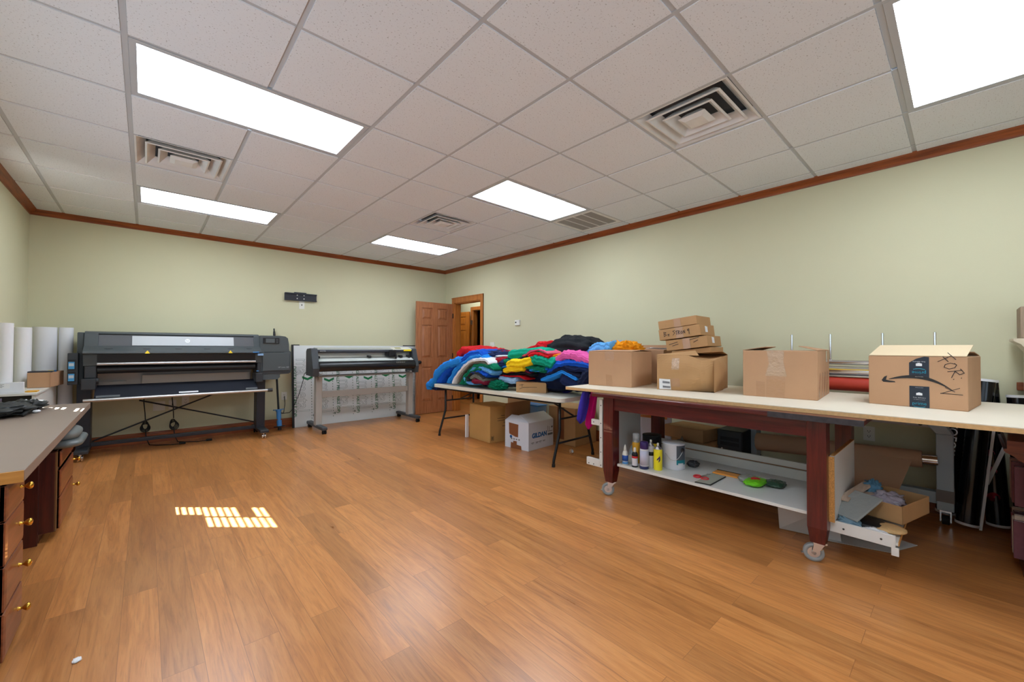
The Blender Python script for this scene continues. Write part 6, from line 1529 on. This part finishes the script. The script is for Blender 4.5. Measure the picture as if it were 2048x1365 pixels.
MB().cyl((4.17, .12, 1.095), (4.17, 1.25, 1.095), .02).build('chrome_bar', M_chrome, lam)
MB().box(4.12, 4.20, .12, 1.25, .985, .995).build('silver_guard', M_alu, lam)
for y in (1.002, .734, .415, .138):
    MB().cyl((4.185, y, 1.08), (4.185, y, 1.325), .0085, n=12).build('upright_rod', M_chrome, lam)
# kraft roll on its bar
t = thing('kraft_paper_roll', (4.0, .72, .33), 'brown kraft paper roll on a bar across the laminator legs', 'paper roll')
M_kraft = mat('kraft paper', rgb(182, 146, 116), .75, var=.03)
MB().cyl((4.02, .20, .44), (4.02, 1.225, .385), .058, .075, n=32).build('rolled_paper', M_kraft, t)
MB().cyl((4.02, .125, .445), (4.02, .20, .44), .036, n=24).build('bar_end', M_chrome, t)
MB().cyl((4.02, 1.22, .385), (4.02, 1.24, .384), .03, n=20).build('bar_end', M_chrome, t)
n = 12; v = []
for i in range(n+1):
    k = i/n; x = 3.962-.03*math.sin(k*PI)-.04*k; z = .44-.25*k
    v += [(x, .64-.02*k, z-.01), (x, .245+.075*k, z)]
v2 = [(p[0]+.002, p[1], p[2]) for p in v]; off = len(v)
MB().add(v+v2, [(2*i, 2*i+2, 2*i+3, 2*i+1) for i in range(n)]+[(off+2*i, off+2*i+1, off+2*i+3, off+2*i+2) for i in range(n)], True).build('loose_end', M_kraft, t)

# black vinyl rolls and sheets leaning at the right
def vroll(name, p0, p1, r, label, extra=None):
    p0, p1 = Vector(p0), Vector(p1); t = thing(name, (p0.x, p0.y, 0), label, 'vinyl roll', group='black vinyl rolls leaning by the right wall')
    MB().cyl(p0, p1, r, n=28).build('roll', M_vinyl, t)
    d = (p1-p0).normalized()
    MB().cyl(p0-d*.004, p0+d*.012, r+.002, n=28).cyl(p1-d*.012, p1+d*.004, r+.002, n=28).build('white_rim', M_paper, t)
    return t, d
t, d = vroll('vinyl_roll', (4.12, -.005, .03), (4.20, -.085, 1.0), .058, 'thick glossy black vinyl roll at the front of the leaning group')
e1 = Vector((4.10, -.06, .012)); e2 = Vector((4.17, -.137, .80))
MB().hexa([tuple(e1+Vector(q)) for q in ((-.004, -.01, 0), (.004, -.01, 0), (.004, .004, 0), (-.004, .004, 0))]+[tuple(e2+Vector(q)) for q in ((-.004, -.01, 0), (.004, -.01, 0), (.004, .004, 0), (-.004, .004, 0))]).build('white_edge', M_paper, t)
t, d = vroll('vinyl_roll', (4.27, .10, .04), (4.25, .01, .98), .05, 'black vinyl roll with white lettering along its left edge')
tx = MB(); text(tx, 'COLOR CO', .07, (4.20, .065, .52), (0.02, .09, -.94), (-.1, .99, .1)); tx.build('white_lettering', M_paper, t, fix=False)
t, d = vroll('vinyl_roll', (4.255, -.145, .03), (4.27, -.10, .99), .055, 'black printed vinyl roll with pink flowers, third in the leaning group')
for q, (zz, rr, cc) in enumerate(((.50, .022, rgb(206, 90, 120)), (.38, .026, rgb(220, 120, 150)), (.20, .03, rgb(190, 30, 60)))):
    cpt = Vector((4.255, -.145, .03))+Vector((.015, .045, .96))*zz
    MB().lathe([(rr, 0), (rr*.7, .004), (.001, .005)], n=12, M=frame((cpt.x-.0545, cpt.y+.012, cpt.z), (0, 1, 0), (0, 0, 1))).build('pink_print', mat('flower print %d' % q, cc, .3), t)
ws_ = MB().hexa([(4.19, -.085, .30), (4.20, -.085, .30), (4.20, -.105, .30), (4.19, -.105, .30), (4.19, -.205, .70), (4.20, -.205, .70), (4.20, -.225, .70), (4.19, -.225, .70)])
ws_.build('white_edge', M_paper, t)
vroll('vinyl_roll', (4.20, -.255, .03), (4.25, -.23, .90), .045, 'black vinyl roll nearest the bookcase')

# ------------------------------------------------------------------ bookcase and pale shelf at the right edge
bc = thing('bookcase', (3.66, -.46, 0), 'dark mahogany low bookcase at the right edge of the photo', 'bookcase')
MB().box(3.465, 3.485, -.80, -.215, 0.0, .645).build('end_panel', M_mahz, bc, bevel=.003)
MB().box(3.965, 3.985, -.80, -.215, 0.0, .645).build('end_panel', M_mahz, bc, bevel=.003)
MB().box(3.485, 3.965, -.80, -.785, 0.0, .645).build('back_panel', M_mahz, bc)
MB().box(3.485, 3.965, -.785, -.22, .06, .08).box(3.485, 3.965, -.785, -.22, .34, .36).build('shelf', M_mah, bc)
MB().prism([(-.215, .60), (-.19, .615), (-.175, .632), (-.155, .645), (-.145, .650), (-.138, .660), (-.138, .668), (-.15, .672), (-.15, .715), (-.82, .715), (-.82, .60)], 'x', 3.44, 4.01).build('cornice', M_mah, bc, bevel=.002)
MB().box(3.455, 3.995, -.81, -.20, 0.0, .06).build('plinth', M_mahz, bc, bevel=.003)
BK = [rgb(98, 52, 60), rgb(190, 168, 150), rgb(122, 66, 66), rgb(206, 190, 170), rgb(80, 44, 52), rgb(150, 110, 90), rgb(110, 60, 62), rgb(176, 150, 128)]
for row, z0 in ((0, .081), (1, .361)):
    x = 3.49
    for q in range(8):
        w_ = .026+.008*((q*3+row) % 3); h_ = .20+.012*((q*5+row) % 3); yf = -.170-.006*((q+row) % 3)
        lab = 'book on the %s bookcase shelf, number %s from its near end' % (('lower', 'upper')[row], ('first', 'second', 'third', 'fourth', 'fifth', 'sixth', 'seventh', 'eighth')[q])
        lab = '%s in the %s row of the mahogany bookcase, %s from the near end' % (('maroon book', 'cream book', 'red brown book', 'pale book', 'plum book', 'tan book', 'wine book', 'beige book')[q], ('lower', 'upper')[row], ('first', 'second', 'third', 'fourth', 'fifth', 'sixth', 'seventh', 'eighth')[q])
        t = thing('book', (x+w_/2, -.30, z0), lab, 'book', group='books in the mahogany bookcase')
        cm = mat('book spine %d' % q, BK[q], .6, var=.1, vscale=40)
        MB().box(x, x+.003, -.45, yf, z0, z0+h_).box(x+w_-.003, x+w_, -.45, yf, z0, z0+h_).box(x+.003, x+w_-.003, yf-.003, yf, z0, z0+h_).build('cover', cm, t, bevel=.001)
        MB().box(x+.003, x+w_-.003, -.447, yf-.003, z0+.003, z0+h_-.003).build('pages', M_paper, t)
        x += w_+.002
hu = thing('cream_shelf', (4.18, -.45, 0), 'pale cream wooden shelf stand with moulded ledge at the far right edge', 'shelf')
M_cream = wood('limed wood', rgb(196, 180, 150), rgb(216, 204, 178), .6, 'z', 5)
MB().box(4.0, 4.3, -.60, -.262, 0.0, 1.22).build('post', M_cream, hu, bevel=.004)
MB().prism([(-.262, 1.19), (-.25, 1.21), (-.235, 1.235), (-.212, 1.252), (-.205, 1.258), (-.205, 1.272), (-.66, 1.272), (-.66, 1.19)], 'x', 3.97, 4.33).build('ledge', M_cream, hu, bevel=.002)
t = thing('wooden_box', (4.15, -.42, 1.272), 'weathered wooden box standing on the cream ledge at the right edge', 'box')
MB().box(4.02, 4.28, -.58, -.236, 1.273, 1.47).build('box_body', wood('weathered wood', rgb(132, 112, 92), rgb(170, 148, 124), .8, 'z', 6), t, bevel=.004)
t = thing('wooden_ledge', (4.345, -.33, .9), 'orange brown wooden rail on the right wall above the vinyl rolls', 'rail')
MB().box(4.335, 4.36, -1.2, -.235, .93, .985).build('rail', M_crowny, t, bevel=.004)
# scrap on the floor at lower left
o = cloth_lump(MB(), (-.18, 2.28, 0.0), .012, .016, .008, 71, .3).build('floor_scrap', M_paper, None); tag(o, 'tiny white scrap on the floor near the near desk drawers', 'scrap')
